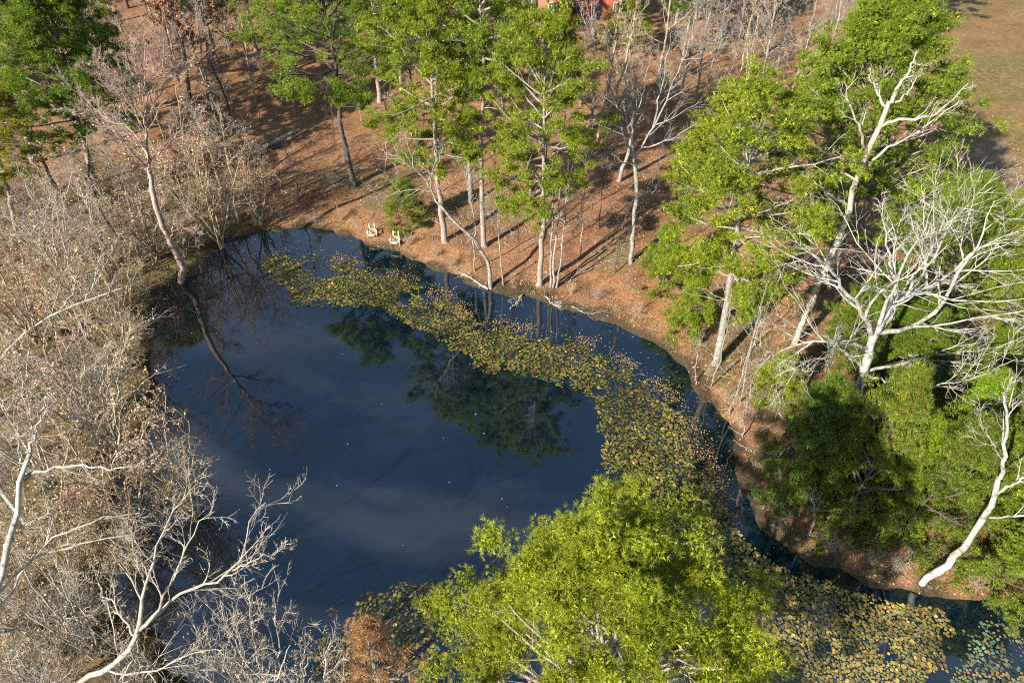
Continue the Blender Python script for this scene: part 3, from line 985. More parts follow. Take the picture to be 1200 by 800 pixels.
# many-stemmed bare trees along the near bank
for q, (x, y, H, lab, bk) in enumerate([
        (-10.6, 11.2, 9.2, "fan of thin pale stems standing beside the silver tree", "pale_bark"),
        (-9.0, 10.9, 8.0, "loose clump of grey stems between the pale fan and the rusty cypress", "pale_bark"),
        (-16.0, 10.6, 8.0, "white twiggy tree at the foot of the silver overhanging tree", "white_bark"),
        (-18.6, 10.2, 7.4, "tangled pale tree in the brush beside the white twiggy tree", "white_bark"),
        (-7.4, 11.4, 8.2, "single thin grey sapling close beside the rusty cypress", "grey_bark")]):
    rng = np.random.default_rng(300 + q)
    b = np.array([x, y, 0.2])
    L_ = []
    for s_ in range(9 if q != 4 else 3):
        a = s_ * 2.4 + rng.normal(0, 0.3)
        sp_ = rng.uniform(0.12, 0.42) * H * (1 if q != 4 else 0.4)
        e = b + np.array([math.cos(a) * sp_, math.sin(a) * sp_ * 0.8, H * rng.uniform(0.7, 1.02)])
        m_ = b * 0.5 + e * 0.5 + np.array([0, 0, 0.06 * H]) + rng.normal(0, 0.25, 3)
        L_.append(([b + np.append(rng.normal(0, 0.12, 2), 0), m_, e], 0.06, 0.012))
    bare(lab, L_, 310 + q, bk, ((9, 0.3, 1.0, 0.6, 0.3), (5, 0.2, 1, 0.65, 0.5), (3, 0.2, 1, 0.6, 0.5)), up=0.1, base=b, name="stem_clump" if q != 4 else "grey_sapling", rtwig=0.008,
         leaves=(250, [(0.22, 0.13, 0.07), (0.3, 0.2, 0.13)]), lsize=0.045)

# brown-leaved trees of the left bank
BR = [(0.36, 0.21, 0.12), (0.48, 0.33, 0.21), (0.26, 0.14, 0.075), (0.54, 0.42, 0.3)]
for q, (px, py, z, H, lab, spread, nlv) in enumerate([
        (62, 318, 7, 10.5, "brown-leaved tree just downhill of the leaning dark trunks", 0.42, 1500),
        (20, 395, 8, 11.5, "dense twiggy tree behind the white limb, farthest from the water", 0.42, 1600),
        (78, 425, 7.5, 10.0, "pale-twigged tree in the middle of the brush-covered bank", 0.45, 1700),
        (172, 512, 6.8, 8.6, "olive-limbed tree with curled dry leaves hanging over the water", 0.5, 1600),
        (80, 500, 8, 10.5, "brown-leaved tree behind the slender white trunk", 0.42, 1400),
        (20, 600, 6.5, 8.5, "low brown-leaved tree under the slender white trunk", 0.45, 900),
        (110, 600, 5.5, 6.8, "low olive tree at the water's edge under the silver tree's tips", 0.5, 800),
        (50, 700, 6.0, 8.0, "scrubby brown tree behind the tangled pale tree", 0.45, 700),
        (-20, 300, 8, 12, "twiggy tree under the yellowing pine", 0.42, 1400),
        (95, 262, 6, 9.0, "pale twiggy tree among the thin leaning trunks", 0.42, 600),
        (-10, 480, 7, 10.0, "pale tree uphill of the slender white trunk", 0.42, 600),
        (40, 262, 6, 9.0, "pale grey twiggy tree under the thick dark snag", 0.42, 600),
        (110, 345, 6, 8.5, "olive tree under the white limb's tip", 0.42, 600),
        (232, 205, 6.5, 10.0, "olive-brown tree between the pink-grey tree and the mossy slim trees", 0.42, 600),
        (150, 225, 6.5, 10.5, "brown tree in front of the dark leaning trunks", 0.42, 600),
        (285, 190, 6.0, 9.0, "tan twiggy tree between the mossy slim trees and the log pile", 0.42, 600),
        (195, 170, 7.0, 11.0, "tall brown tree close behind the pink-grey tree's crown", 0.42, 600)]):
    c = Z(px, py, z)
    if q == 0:
        bp_ = []
        for v in range(4):
            rng = np.random.default_rng(130 + v)
            L_ = []
            for s_ in range(9):
                a = s_ * 2.4 + rng.normal(0, 0.3)
                sp_ = rng.uniform(0.1, 0.45) * 10
                e = np.array([math.cos(a) * sp_, math.sin(a) * sp_, 10 * rng.uniform(0.62, 1.0)])
                m_ = e * 0.5 + np.array([0, 0, 0.8]) + rng.normal(0, 0.35, 3)
                L_.append(([np.append(rng.normal(0, 0.12, 2), 0), m_, e], 0.075, 0.014))
            bp_.append(bare(lab, L_, 135 + v, ("tan_bark", "olive_bark", "pale_bark", "tan_bark")[v], ((9, 0.3, 1.0, 0.75, 0.32), (6, 0.15, 1, 0.7, 0.5), (3, 0.2, 1, 0.65, 0.5)), up=0.02, jit=0.22,
                            leaves=((2000, 1400, 500, 2800)[v], BR), name="brown_leaved_tree", rtwig=0.0075, lsize=0.058, cat="tree", base=(0, 0, 0)))
        newb = [True] * 4
        rngb = np.random.default_rng(129)
    v = (0, 3, 2, 1, 3, 1, 1, 2, 0, 2, 2, 2, 1, 1, 3, 0, 3)[q]
    o = bp_[v] if newb[v] else copy_tree(bp_[v])
    newb[v] = False
    c[2] = float(height(c[0:1], c[1:2])[0]) - 0.1
    o.location = c
    o.rotation_euler = (0, 0, rngb.uniform(0, 6.28))
    s_ = H / 10.0
    o.scale = (s_, s_, s_)
    tag(o, lab, "tree", "brown-leaved trees on the brush-covered bank")

# oak that still holds its red-brown leaves
upright("oak still full of red-brown leaves behind the pink-grey tree", G(222, 118), 14, 150, r0=0.22, h0=0.25, spread=0.4, nl=12, barkm="dark_bark", levels=F4,
        leaves=(17000, [(0.36, 0.19, 0.1), (0.27, 0.13, 0.065), (0.45, 0.28, 0.17)]), lsize=0.1, name="oak_tree", cat="oak tree")
# rusty cypress on the near bank
pine("rusty brown cypress beside the big yellow-green pine and lily pads", [np.array([-5.7, 11.6, 0.3]), np.array([-5.6, 11.8, 3.5]), np.array([-5.5, 12.0, 7.4])], 2.2, 0.12, 151, r0=0.09, nb=40, kind='cone', k=8,
     nl=0.13, nw=0.007, clump=0.26, core=6, tufts=10, col=(0.46, 0.26, 0.12), yellow=0.0, barkm="grey_bark", dead=0, name="rusty_cypress", cat="cypress", gap=0.1)

# slim trunks of the far-left wood (leaning with the slope)
for q, (bp, tp_, r0, bk, lab) in enumerate([
        ((136, 280), (100, 165), 0.17, "dark_bark", "dark thin trunk beside the thin white pole"),
        ((160, 292), (118, 175), 0.13, "grey_bark", "grey thin trunk close behind the pink-grey tree"),
        ((84, 255), (20, 135), 0.2, "dark_bark", "thick dark snag under the dark broad pine"),
        ((122, 288), (78, 180), 0.09, "white_bark", "thin white pole among the dark leaning trunks"),
        ((262, 258), (228, 130), 0.11, "olive_bark", "mossy slim tree between the pink-grey tree and its mossy twin"),
        ((279, 262), (256, 120), 0.1, "olive_bark", "mossy slim tree nearest the log pile"),
        ((272, 153), (243, 68), 0.18, "dark_bark", "dark straight trunk behind the oak"),
        ((590, 334), (588, 205), 0.06, "grey_bark", "thin grey sapling between the crooked tree and the water's-edge pine"),
        ((621, 234), (622, 120), 0.14, "pine_bark", "brown trunk in the shade behind the water's-edge pine"),
        ((725, 212), (741, 90), 0.2, "grey_bark", "straight grey trunk behind the white-limbed tree"),
        ((763, 172), (778, 70), 0.2, "grey_bark", "grey trunk in the wood below the brick house"),
        ((943, 256), (962, 210), 0.3, "tan_bark", "short broken trunk behind the tan dead tree"),
        ((480, 140), (478, 40), 0.18, "dark_bark", "dark trunk deep in the wood behind the bushy pine"),
        ((335, 108), (327, 30), 0.15, "pine_bark", "brown trunk uphill of the log pile")]):
    bb = G(*bp)
    top = Y(tp_[0], tp_[1], bb[1])
    hh = top[2] - bb[2]
    upright(lab, bb, hh, 170 + q, r0=r0, lean=(top[0] - bb[0], 0), h0=0.55, spread=0.3 if q != 11 else 0.05, nl=7 if q != 11 else 2, barkm=bk,
            levels=((6, 0.2, 1.0, 0.7, 0.45), (5, 0.2, 1, 0.65, 0.5), (3, 0.2, 1, 0.6, 0.5)) if q != 11 else ((2, 0.3, 1, 0.7, 0.4),),
            name="slim_tree" if q != 11 else "broken_trunk", rtwig=0.008, twig_bark="grey_bark", group="slim trunks in the woods")

# thickets of bare trees at the back of the wood: three shapes, copied
thick_spots = {
    "bare grey thicket tree between the brick house and the broad pine": [(828, 96), (850, 112), (868, 84), (884, 124), (905, 100), (922, 128), (940, 92), (842, 60), (898, 62), (960, 70), (815, 128), (870, 40), (820, 20), (950, 130), (860, 150)],
    "bare thicket tree in the wood behind the oak": [(130, 70), (240, 96), (205, 70), (292, 82), (268, 60), (160, 98), (110, 110), (250, 130), (225, 150), (180, 130), (140, 140), (300, 120), (180, 30)],
    "bare thicket tree in the wood between the straight pines and the brick house": [(660, 165), (700, 165), (790, 140), (625, 105), (770, 100), (590, 130), (690, 185), (715, 130)]}
protos = []
for q in range(3):
    protos.append((10.0, upright("bare grey thicket tree between the brick house and the broad pine", (0, 0, 0), 10.0, 400 + q, r0=0.11, h0=0.25, spread=0.42, nl=9, barkm=("grey_bark", "grey_bark", "tan_bark")[q],
                                 levels=((6, 0.2, 1.0, 0.65, 0.45), (5, 0.2, 1, 0.6, 0.5), (3, 0.2, 1, 0.6, 0.5)), name="thicket_tree", group="bare thickets at the back of the wood", rtwig=0.011)))
first = [True] * 3
rng = np.random.default_rng(77)
cnt = 0
for lab, spots in thick_spots.items():
    for (px, py) in spots:
        v = cnt % 3
        cnt += 1
        o = protos[v][1] if first[v] else copy_tree(protos[v][1])
        first[v] = False
        p = G(px, py)
        p[2] = float(height(p[0:1], p[1:2])[0]) - 0.1
        o.location = p
        o.rotation_euler = (rng.normal(0, 0.05), rng.normal(0, 0.05), rng.uniform(0, 6.28))
        s_ = rng.uniform(0.8, 1.25)
        o.scale = (s_, s_, s_ * rng.uniform(0.95, 1.15))
        o["label"] = lab
        o["group"] = lab.replace("bare grey thicket tree", "bare thicket").replace("bare thicket tree", "bare thicket")

# far pines at the back, so that the wood goes on behind the frame's upper edge
for q, (px, py, H, R_) in enumerate([(790, 36, 17, 4), (20, 20, 18, 5), (150, 10, 18, 5), (300, -10, 19, 5), (420, 20, 19, 5), (520, 10, 18, 5), (1010, 60, 17, 5), (620, 40, 16, 3.5), (240, 30, 16, 4), (90, 40, 17, 5), (860, 10, 16, 4), (960, 0, 18, 5), (360, 40, 17, 4), (480, 60, 17, 4), (600, 95, 17, 3.6), (470, 105, 16, 3.4), (800, 70, 15, 3.4), (200, 60, 17, 4), (300, 60, 18, 4), (255, 75, 16, 3.6), (550, 40, 18, 4), (140, 120, 15, 3.4)]):
    p = G(px, py)
    set_pine(("bushy", "broad", "open")[q % 3], "pine at the back of the wood, far from the water", p, p + np.array([0.4, 0, H + p[2]]), R_, (T_G, T_Y, T_D)[(q * 2) % 3], None, "pines at the back of the wood", spin=q * 1.7)

# ------------------------------------------------------------------ shrubs: twiggy brush on the left bank, saplings on the right
shr = []
for q in range(4):
    rng = np.random.default_rng(600 + q)
    L_ = []
    for s_ in range(12):
        a = s_ * 2.4
        sp_ = rng.uniform(0.3, 1.3)
        e = np.array([math.cos(a) * sp_, math.sin(a) * sp_, rng.uniform(1.4, 2.6)])
        L_.append(([np.append(rng.normal(0, 0.1, 2), 0), e * 0.5 + [0, 0, 0.25], e], 0.02, 0.006))
    shr.append(bare("brush shrub", L_, 610 + q, ("olive_bark", "tan_bark", "grey_bark", "olive_bark")[q], ((7, 0.2, 1, 0.7, 0.42), (5, 0.2, 1, 0.7, 0.5)), base=(0, 0, 0), name="brush_shrub", cat="shrub",
                    leaves=(260, BR if q != 3 else [(0.12, 0.13, 0.03), (0.2, 0.19, 0.05), (0.08, 0.1, 0.025)]), rtwig=0.006, lsize=0.042))
rng = np.random.default_rng(620)
spots = []
for _ in range(6000):
    px, py = rng.uniform(-40, 300), rng.uniform(225, 800)
    if px > 190 and py > 300:
        continue
    p = G(px, py)
    d_ = float(pond_dist(p[0:1], p[1:2])[0])
    if d_ > 0.3 and p[0] < -9 and all((p[0] - s_[0]) ** 2 + (p[1] - s_[1]) ** 2 > 2.1 ** 2 for s_ in spots):
        spots.append(p)
    if len(spots) >= 80:
        break
groups = [("brush shrub in the undergrowth of the brush-covered bank", spots)]
right = []
for px, py in [(1100, 668), (1048, 668), (968, 645), (912, 612), (885, 548), (868, 500), (890, 470), (850, 470), (1140, 690), (905, 540), (830, 440), (1020, 660)]:
    right.append(G(px, py))
groups.append(("small shrub along the waterline below the young pines", right))
farb = [G(px, py) for px, py in [(262, 272), (300, 262), (330, 255), (370, 262), (400, 258), (240, 285), (512, 300), (530, 312), (480, 288), (600, 332), (700, 352), (745, 372), (670, 345)]]
groups.append(("low scrub bush along the waterline near the cream chairs and pines", farb))
wood = []
for _ in range(170):
    px, py = rng.uniform(120, 1000), rng.uniform(10, 250)
    if py > 130 and 260 < px < 820 and rng.random() < 0.75:
        continue
    wood.append(G(px, py))
groups.append(("low scrub bush scattered through the wood uphill of the pond", wood[:90]))
used = [True] * 4
cnt = 0
for lab, pts in groups:
    for p in pts:
        v = int(rng.integers(0, 4))
        o = shr[v] if used[v] else copy_tree(shr[v])
        used[v] = False
        p[2] = float(height(p[0:1], p[1:2])[0]) - 0.03
        o.location = p
        o.rotation_euler = (0, 0, rng.uniform(0, 6.28))
        s_ = rng.uniform(0.7, 1.4) if pts is spots else (rng.uniform(0.6, 1.1) if pts is not right and pts is not farb else rng.uniform(0.35, 0.6))
        o.scale = (s_, s_, s_)
        look = ("olive-twigged ", "tan-twigged ", "grey-twigged ", "green-leaved ")[v]
        o["label"] = look + lab
        o["group"] = look + lab
for v in range(4):
    if used[v]:
        for ch in list(shr[v].children):
            bpy.data.objects.remove(ch)
        bpy.data.objects.remove(shr[v])

# thin saplings all over the wooded slope
sap = [upright("thin sapling", (0, 0, 0), 7.0, 660 + q, r0=0.05, h0=0.4, spread=0.28, nl=7, barkm=("grey_bark", "dark_bark")[q], levels=((5, 0.2, 1.0, 0.6, 0.45), (4, 0.2, 1, 0.6, 0.5)),
               name="thin_sapling", cat="sapling", rtwig=0.008) for q in range(2)]
for q, (px, py) in enumerate([(680, 300), (702, 268), (556, 318), (608, 296), (472, 246), (352, 240), (312, 236), (662, 262), (782, 296), (802, 258), (452, 200), (392, 176), (300, 214), (236, 236),
                              (760, 230), (822, 300), (425, 150), (500, 190), (585, 250), (640, 215), (345, 150), (720, 320), (850, 260), (250, 170)]):
    o = sap[q] if q < 2 else copy_tree(sap[q % 2])
    p = G(px, py)
    p[2] = float(height(p[0:1], p[1:2])[0]) - 0.05
    o.location = p
    o.rotation_euler = (rng.normal(0, 0.07), rng.normal(0, 0.07), rng.uniform(0, 6.28))
    s_ = rng.uniform(0.7, 1.4)
    o.scale = (s_, s_, s_)
    w_ = ("grey", "dark")[q % 2]
    tag(o, "thin " + w_ + " leafless sapling rising from the leaf litter of the wooded slope", "sapling", w_ + " saplings on the wooded slope")

# bare poles beside the dark channel
for q, (bp, tp_, lab) in enumerate([((833, 453), (858, 335), "thin pole by the foot of the dome-crowned pine, nearest its trunk"),
                                    ((816, 450), (822, 395), "short thin stub of a pole at the channel's edge"),
                                    ((855, 485), (900, 330), "thin bare pole below the tan dead tree"),
                                    ((869, 465), (925, 300), "tallest thin bare pole between the dome-crowned pine and white bare tree"),
                                    ((871, 512), (885, 450), "bare sapling at the water's edge below the tan dead tree"),
                                    ((950, 628), (952, 575), "dead sapling on the shaded bank of the narrow channel")]):
    bb = G(*bp)
    top = Y(tp_[0], tp_[1], bb[1])
    upright(lab, bb, top[2] - bb[2], 640 + q, r0=0.045, lean=(top[0] - bb[0], 0), h0=0.5, spread=0.25, nl=5, barkm="grey_bark",
            levels=((4, 0.2, 1.0, 0.7, 0.45), (3, 0.2, 1, 0.65, 0.5)), name="bare_pole", rtwig=0.007, group="bare poles beside the dark channel", cat="sapling")

# ------------------------------------------------------------------ lily pads and the brown drift line
LILY = [
    ([(300, 302), (340, 294), (380, 300), (430, 314), (480, 330), (520, 348), (575, 378), (620, 386), (660, 393), (700, 408), (740, 430), (780, 458), (802, 482), (832, 542), (848, 582), (872, 622),
      (890, 655), (930, 676), (985, 686), (1060, 705), (1130, 720), (1100, 800), (1080, 830), (900, 830), (850, 760), (800, 660), (715, 562), (700, 532), (686, 498), (678, 462), (640, 442), (600, 440), (560, 438), (528, 418), (490, 388), (440, 364), (395, 358),
      (350, 366), (338, 346), (312, 322)], 0.128, 0.24),
    ([(1120, 722), (1180, 712), (1240, 715), (1260, 830), (1080, 830)], 0.15, 0.46),
    ([(385, 715), (420, 690), (480, 674), (532, 684), (535, 720), (525, 800), (470, 840), (380, 840), (360, 760)], 0.14, 0.24)]
rng = np.random.default_rng(700)
PADS = []
for q, (poly, step, thr) in enumerate(LILY):
    W = smooth([Z(a, b_, 0)[:2] for a, b_ in poly], 1)
    x0, y0 = W.min(0)
    x1, y1 = W.max(0)
    xs, ys = np.meshgrid(np.arange(x0, x1, step), np.arange(y0, y1, step))
    xs = xs.ravel() + rng.uniform(-step * 0.5, step * 0.5, xs.size)
    ys = ys.ravel() + rng.uniform(-step * 0.5, step * 0.5, ys.size)
    d_ = pond_dist(xs, ys, W)
    dens = vnoise(xs, ys, 1.6, 51) * 0.55 + vnoise(xs, ys, 0.6, 52) * 0.45
    ok = (d_ + (vnoise(xs, ys, 1.2, 53) - 0.5) * 1.1 < 0.05) & (dens + 0.1 * (xs > 10) * (ys < 22) + rng.normal(0, 0.06, xs.size) > thr + 0.36 * np.exp(d_ / 0.7)) & (pond_dist(xs, ys) < -0.25)
    PADS.append(np.stack([xs[ok], ys[ok], np.full(ok.sum(), q)], 1))
PADS = np.concatenate(PADS)
rng.shuffle(PADS)


def pad_shape(r, tilt, az, notch, z):
    a = az + notch / 2 + np.linspace(0, 2 * math.pi - notch, 9)
    V = [(0, 0, 0)] + [(r * math.cos(t_), r * math.sin(t_), r * tilt * math.sin(t_ * 1.0 + az) + (0.012 if i_ % 3 == 0 else 0)) for i_, t_ in enumerate(a)]
    return np.array(V) + [0, 0, z]


PF = np.array([(0, i_, i_ + 1) for i_ in range(1, 9)])
LC = [(0.27, 0.225, 0.04), (0.17, 0.165, 0.035), (0.36, 0.295, 0.075), (0.07, 0.1, 0.035), (0.3, 0.165, 0.05), (0.1, 0.07, 0.035)]


def pad_cols(P):
    N = len(P)
    c = 0.48 * palette(rng, N, LC, [0.25, 0.26, 0.12, 0.2, 0.09, 0.08], 0.28)
    brown = (P[:, 0] > 12) & (P[:, 1] < 22) & (P[:, 2] == 0)
    c[brown] = palette(rng, int(brown.sum()), [(0.24, 0.155, 0.04), (0.2, 0.165, 0.045), (0.12, 0.1, 0.035), (0.14, 0.14, 0.05)], None, 0.2)
    pale = P[:, 2] == 1  # teal of the reflected sky is mixed into these pads' colours
    c[pale] = palette(rng, int(pale.sum()), [(0.07, 0.11, 0.085), (0.12, 0.14, 0.075), (0.14, 0.12, 0.045)], None, 0.2)
    c *= (0.5 + 0.9 * vnoise(P[:, 0], P[:, 1], 1.1, 91))[:, None]
    return c


cols = pad_cols(PADS)
near = np.argsort(PADS[:, 1] + np.where((PADS[:, 1] < 12.8) | (PADS[:, 0] < 2) & (PADS[:, 0] > -4) | (PADS[:, 0] < 11) & (PADS[:, 0] > 1), 100, 0))[:300]
isnear = np.zeros(len(PADS), bool)
isnear[near] = True
# three pad meshes in each of four colours serve the single pads
pad_meshes = []
for q in range(12):
    mb = MB()
    V = pad_shape(0.065, 0.06 * (q % 3), 0.0, 0.45, 0)
    mb.add(V, PF, np.repeat(np.array([[(0.18, 0.17, 0.05), (0.24, 0.155, 0.04), (0.22, 0.19, 0.06), (0.14, 0.12, 0.04)][q % 4]]), 10, 0))
    pad_meshes.append(mb.mesh("lily_pad", "lily", False))
for q, k_ in enumerate(near):
    x, y, g_ = PADS[k_]
    o = bpy.data.objects.new("lily_pad", pad_meshes[q % 12])
    COL.objects.link(o)
    o.location = (x, y, 0.012 + 0.01 * (q % 5))
    o.rotation_euler = (0, 0, rng.uniform(0, 6.28))
    s_ = rng.uniform(0.75, 1.15)
    o.scale = (s_, s_, 1)
    tag(o, "round yellow-brown lily pad floating beside the big yellow-green pine", "lily pad", "lily pads beside the big pine")
mb = MB()
PR, CR = PADS[~isnear], cols[~isnear]
N = len(PR)
r_ = np.clip(np.exp(rng.normal(-2.72, 0.3, N)), 0.03, 0.115)[:, None]
az_ = rng.uniform(0, 6.28, N)[:, None]
an = az_ + 0.22 + np.linspace(0, 2 * math.pi - 0.45, 7)[None]
tl = rng.uniform(0, 0.35, N)[:, None]
rimz = r_ * tl * np.sin(an + az_ * 3)
zz = rng.uniform(0.012, 0.05, N)[:, None]
V = np.concatenate([np.stack([PR[:, 0:1], PR[:, 1:2], zz], 2), np.stack([PR[:, 0:1] + r_ * np.cos(an), PR[:, 1:2] + r_ * np.sin(an), zz + rimz + 0.004], 2)], 1)
F8 = np.array([(0, i_, i_ + 1) for i_ in range(1, 7)])
mb.add(V, (F8[None] + (np.arange(N) * 8)[:, None, None]).reshape(-1, 3), np.repeat(CR, 8, 0))
o = mb.build("lily_pads", "lily", smooth_=False)
tag(o, "curving belt of yellow-green lily pads floating across the pond", "lily pads", kind="stuff")

DRIFT = [(296, 300), (340, 291), (380, 297), (430, 311), (480, 327), (522, 345), (540, 362), (578, 376), (622, 383), (662, 390), (702, 405), (742, 427), (782, 455), (803, 478), (818, 508), (834, 542), (850, 582), (868, 612)]
C_ = resample([Z(a, b_, 0) for a, b_ in DRIFT], 220)
mb = MB()
tn = nrm(np.gradient(C_, axis=0))
sd = np.stack([-tn[:, 1], tn[:, 0], np.zeros(len(tn))], 1)
wd = 0.02 + 0.30 * vnoise(np.arange(220), np.zeros(220), 9, 61) * vnoise(np.arange(220), np.zeros(220), 2.5, 62) * 2
N = 7000
t_ = rng.integers(0, 220, N)
t_ = t_[rng.random(N) < 0.15 + 0.85 * (vnoise(t_, t_ * 0.0 + 7.0, 6, 66) > 0.45)]
N = len(t_)
pp = C_[t_] + sd[t_] * ((rng.normal(-0.5, 1.0, N)) * (wd[t_] + 0.3))[:, None] + tn[t_] * rng.uniform(-0.15, 0.15, N)[:, None]
pp[:, 2] = rng.uniform(0.012, 0.05, N)
leaf_quads(mb, pp, 0.05, rng, palette(rng, N, [(0.2, 0.12, 0.06), (0.13, 0.075, 0.04), (0.3, 0.19, 0.11), (0.16, 0.15, 0.045)]), flat=1.5)
o = mb.build("leaf_drift", "litter", smooth_=False)
tag(o, "thin brown line of drifted leaves edging the lily pads along the channel", "leaf drift", kind="stuff")

# leaves floating singly
N = 1500
xs, ys = rng.uniform(-24, 30, N * 4), rng.uniform(14, 50, N * 4)
d_ = pond_dist(xs, ys)
ok = (d_ < -0.2) & (rng.random(N * 4) < 0.012 + 0.8 * np.exp(d_ / 1.3))
mb = MB()
pp = np.stack([xs[ok], ys[ok], np.full(ok.sum(), 0.012)], 1)
leaf_quads(mb, pp, 0.045, rng, palette(rng, len(pp), [(0.3, 0.2, 0.11), (0.28, 0.17, 0.09), (0.42, 0.36, 0.25)]), flat=12)
tag(mb.build("floating_leaves", "litter", smooth_=False), "scattered fallen leaves floating singly on the open water", "floating leaves", kind="stuff")

# ------------------------------------------------------------------ leaf litter on the banks
N = 150000
xs = rng.uniform(-34, 48, N)
ys = 12 + 62 * rng.random(N) ** 0.9
d_ = pond_dist(xs, ys)
ok = (d_ > 0.1) & (rng.random(N) < np.clip(vnoise(xs, ys, 2.2, 71) * 1.0 + vnoise(xs, ys, 0.7, 72) * 0.8 - 0.35, 0.03, 1)) & (rng.random(N) < np.clip(1.35 - ys / 80, 0.2, 1))
ok &= (xs > -14) | (rng.random(N) < 0.35)
xs, ys = xs[ok], ys[ok]
pp = np.stack([xs, ys, height(xs, ys) + 0.025], 1)
mb = MB()
leaf_quads(mb, pp, 0.062, rng, palette(rng, len(pp), [(0.33, 0.17, 0.08), (0.22, 0.105, 0.05), (0.38, 0.23, 0.13), (0.12, 0.06, 0.032), (0.4, 0.27, 0.17)], [0.34, 0.28, 0.2, 0.14, 0.04]), flat=1.6)
tag(mb.build("leaf_litter", "litter", smooth_=False), "loose orange-brown fallen leaves strewn over the banks", "fallen leaves", kind="stuff")

# grass and weeds along the banks and in the left-hand brush
N = 40000
xs, ys = rng.uniform(-34, 40, N), rng.uniform(12, 56, N)
d_ = pond_dist(xs, ys)
patch = vnoise(xs, ys, 3.0, 81)
ok = (d_ > 0.15) & (((xs < -13) & (patch > 0.35) & (ys < 46)) | ((d_ < 1.1) & (patch > 0.45)) | ((xs > 9) & (ys < 36) & (patch > 0.25)) | (patch > 0.82))
xs, ys = xs[ok], ys[ok]
pp = np.stack([xs, ys, height(xs, ys)], 1)
mb = MB()
gc = palette(rng, len(pp), [(0.15, 0.14, 0.035), (0.24, 0.2, 0.085), (0.085, 0.12, 0.03), (0.32, 0.26, 0.14)], [0.3, 0.3, 0.2, 0.2])
blades(mb, pp, np.repeat(np.array([[0, 0, 1.0]]), len(pp), 0), 6, 0.34, 0.012, rng, gc, spread=0.8)
tag(mb.build("bank_weeds", "weed_blades", smooth_=False), "olive weeds and dry grass tufts growing along the banks", "weeds", kind="stuff")

N = 1700
xs, ys = rng.uniform(-30, 44, N), rng.uniform(22, 72, N)
ok = pond_dist(xs, ys) > 0.2
xs, ys = xs[ok], ys[ok]
a_ = rng.uniform(0, 6.28, len(xs))
ln = rng.uniform(0.3, 1.6, len(xs))
P = np.empty((len(xs), 3, 3))
for q, f_ in enumerate((-0.5, 0.0, 0.5)):
    P[:, q, 0] = xs + np.cos(a_) * ln * f_ + (rng.normal(0, 0.06, len(xs)) if q == 1 else 0)
    P[:, q, 1] = ys + np.sin(a_) * ln * f_ + (rng.normal(0, 0.06, len(xs)) if q == 1 else 0)
    P[:, q, 2] = np.maximum(height(P[:, q, 0], P[:, q, 1]), 0.0) + 0.035
mb = MB()
tubes(mb, P, np.repeat(rng.uniform(0.012, 0.03, len(xs))[:, None], 3, 1) * np.array([1, 0.9, 0.5]), 4)
tag(mb.build("fallen_twigs", "grey_bark"), "grey fallen twigs scattered through the leaf litter", "fallen twigs", kind="stuff")

# ------------------------------------------------------------------ logs, fallen branches
for q, (a_, b_, r_, lab) in enumerate([((292, 188), (352, 157), 0.2, "long grey fallen log on top of the log pile"),
                                       ((288, 190), (338, 168), 0.15, "shorter dark log lying against the long grey log"),
                                       ((300, 182), (344, 154), 0.14, "thin log at the back of the log pile")]):
    A, B = G(*a_), G(*b_)
    A[2] += r_ * 0.8 + (0.28 if q == 0 else 0)
    B[2] += r_ * 0.8 + (0.28 if q == 0 else 0)
    P = resample([A, (A + B) / 2 + [0, 0, 0.05], B], 12, np.random.default_rng(q), 0.03)
    root = empty("fallen_log", A, lab, "log", "logs in the pile above the pond")
    mb = MB()
    tubes(mb, (P - A)[None], np.linspace(r_, r_ * 0.75, 12)[None], 10, cap=True)
    mb.build("log_stem", ("grey_bark", "dark_bark", "pine_bark")[q], root)
    mb = MB()
    B2, R2 = grow((P - A)[None], np.linspace(r_, r_ * 0.75, 12)[None], 3, 0.2, 0.9, 1.0, 0.12, 4, 0.15, 0.1, np.random.default_rng(q), 0.3)
    tubes(mb, B2, R2, 5)
    mb.build("branch_stub", "grey_bark", root)

for q, (pts, r_, lab) in enumerate([
        ([(612, 346), (606, 356), (598, 362)], 0.05, "pale branch tangle dipping into the channel at the water's-edge pine"),
        ([(640, 348), (648, 357), (656, 360)], 0.05, "pale branch tangle dipping into the channel beside the stem clump"),
        ([(572, 340), (550, 326), (535, 318)], 0.05, "long pale branch fallen along the waterline from the crooked tree"),
        ([(380, 226), (400, 215), (412, 205)], 0.03, "thin branch lying by the dark-trunked pine"),
        ([(662, 330), (700, 312), (735, 296)], 0.05, "fallen bough across the leaf litter behind the stem clump"),
        ([(690, 300), (720, 290), (745, 285)], 0.035, "thin bough lying at the foot of the white-limbed tree"),
        ([(350, 235), (345, 222), (366, 215)], 0.03, "dead branch in the litter below the log pile"),
        ([(670, 360), (690, 368), (705, 366)], 0.03, "small dead branch at the waterline below the white-limbed tree"),
        ([(895, 600), (915, 592), (930, 585)], 0.03, "dead branch on the dark bank of the narrow channel"),
        ([(1040, 672), (1060, 655), (1075, 640)], 0.05, "dead bough on the bank beside the leaning white trunk"),
        ([(640, 250), (670, 262), (700, 258)], 0.03, "twiggy bough on the slope behind the water's-edge pine"),
        ([(500, 258), (520, 262), (545, 258)], 0.03, "twiggy bough on the slope behind the bushy pine")]):
    P = []
    for a_, b_ in pts:
        p = G(a_, b_)
        p[2] = max(p[2], 0.02) + r_ + 0.03
        P.append(p)
    bare(lab, [(P, r_, r_ * 0.4), (P, r_ * 0.9, r_ * 0.3)], 800 + q, "white_bark" if q < 3 else "grey_bark", ((8, 0.1, 1, 0.8, 0.45), (5, 0.2, 1, 0.7, 0.5)), up=-0.02, name="fallen_branch", cat="fallen branch",
         group="fallen branches", rtwig=0.009)


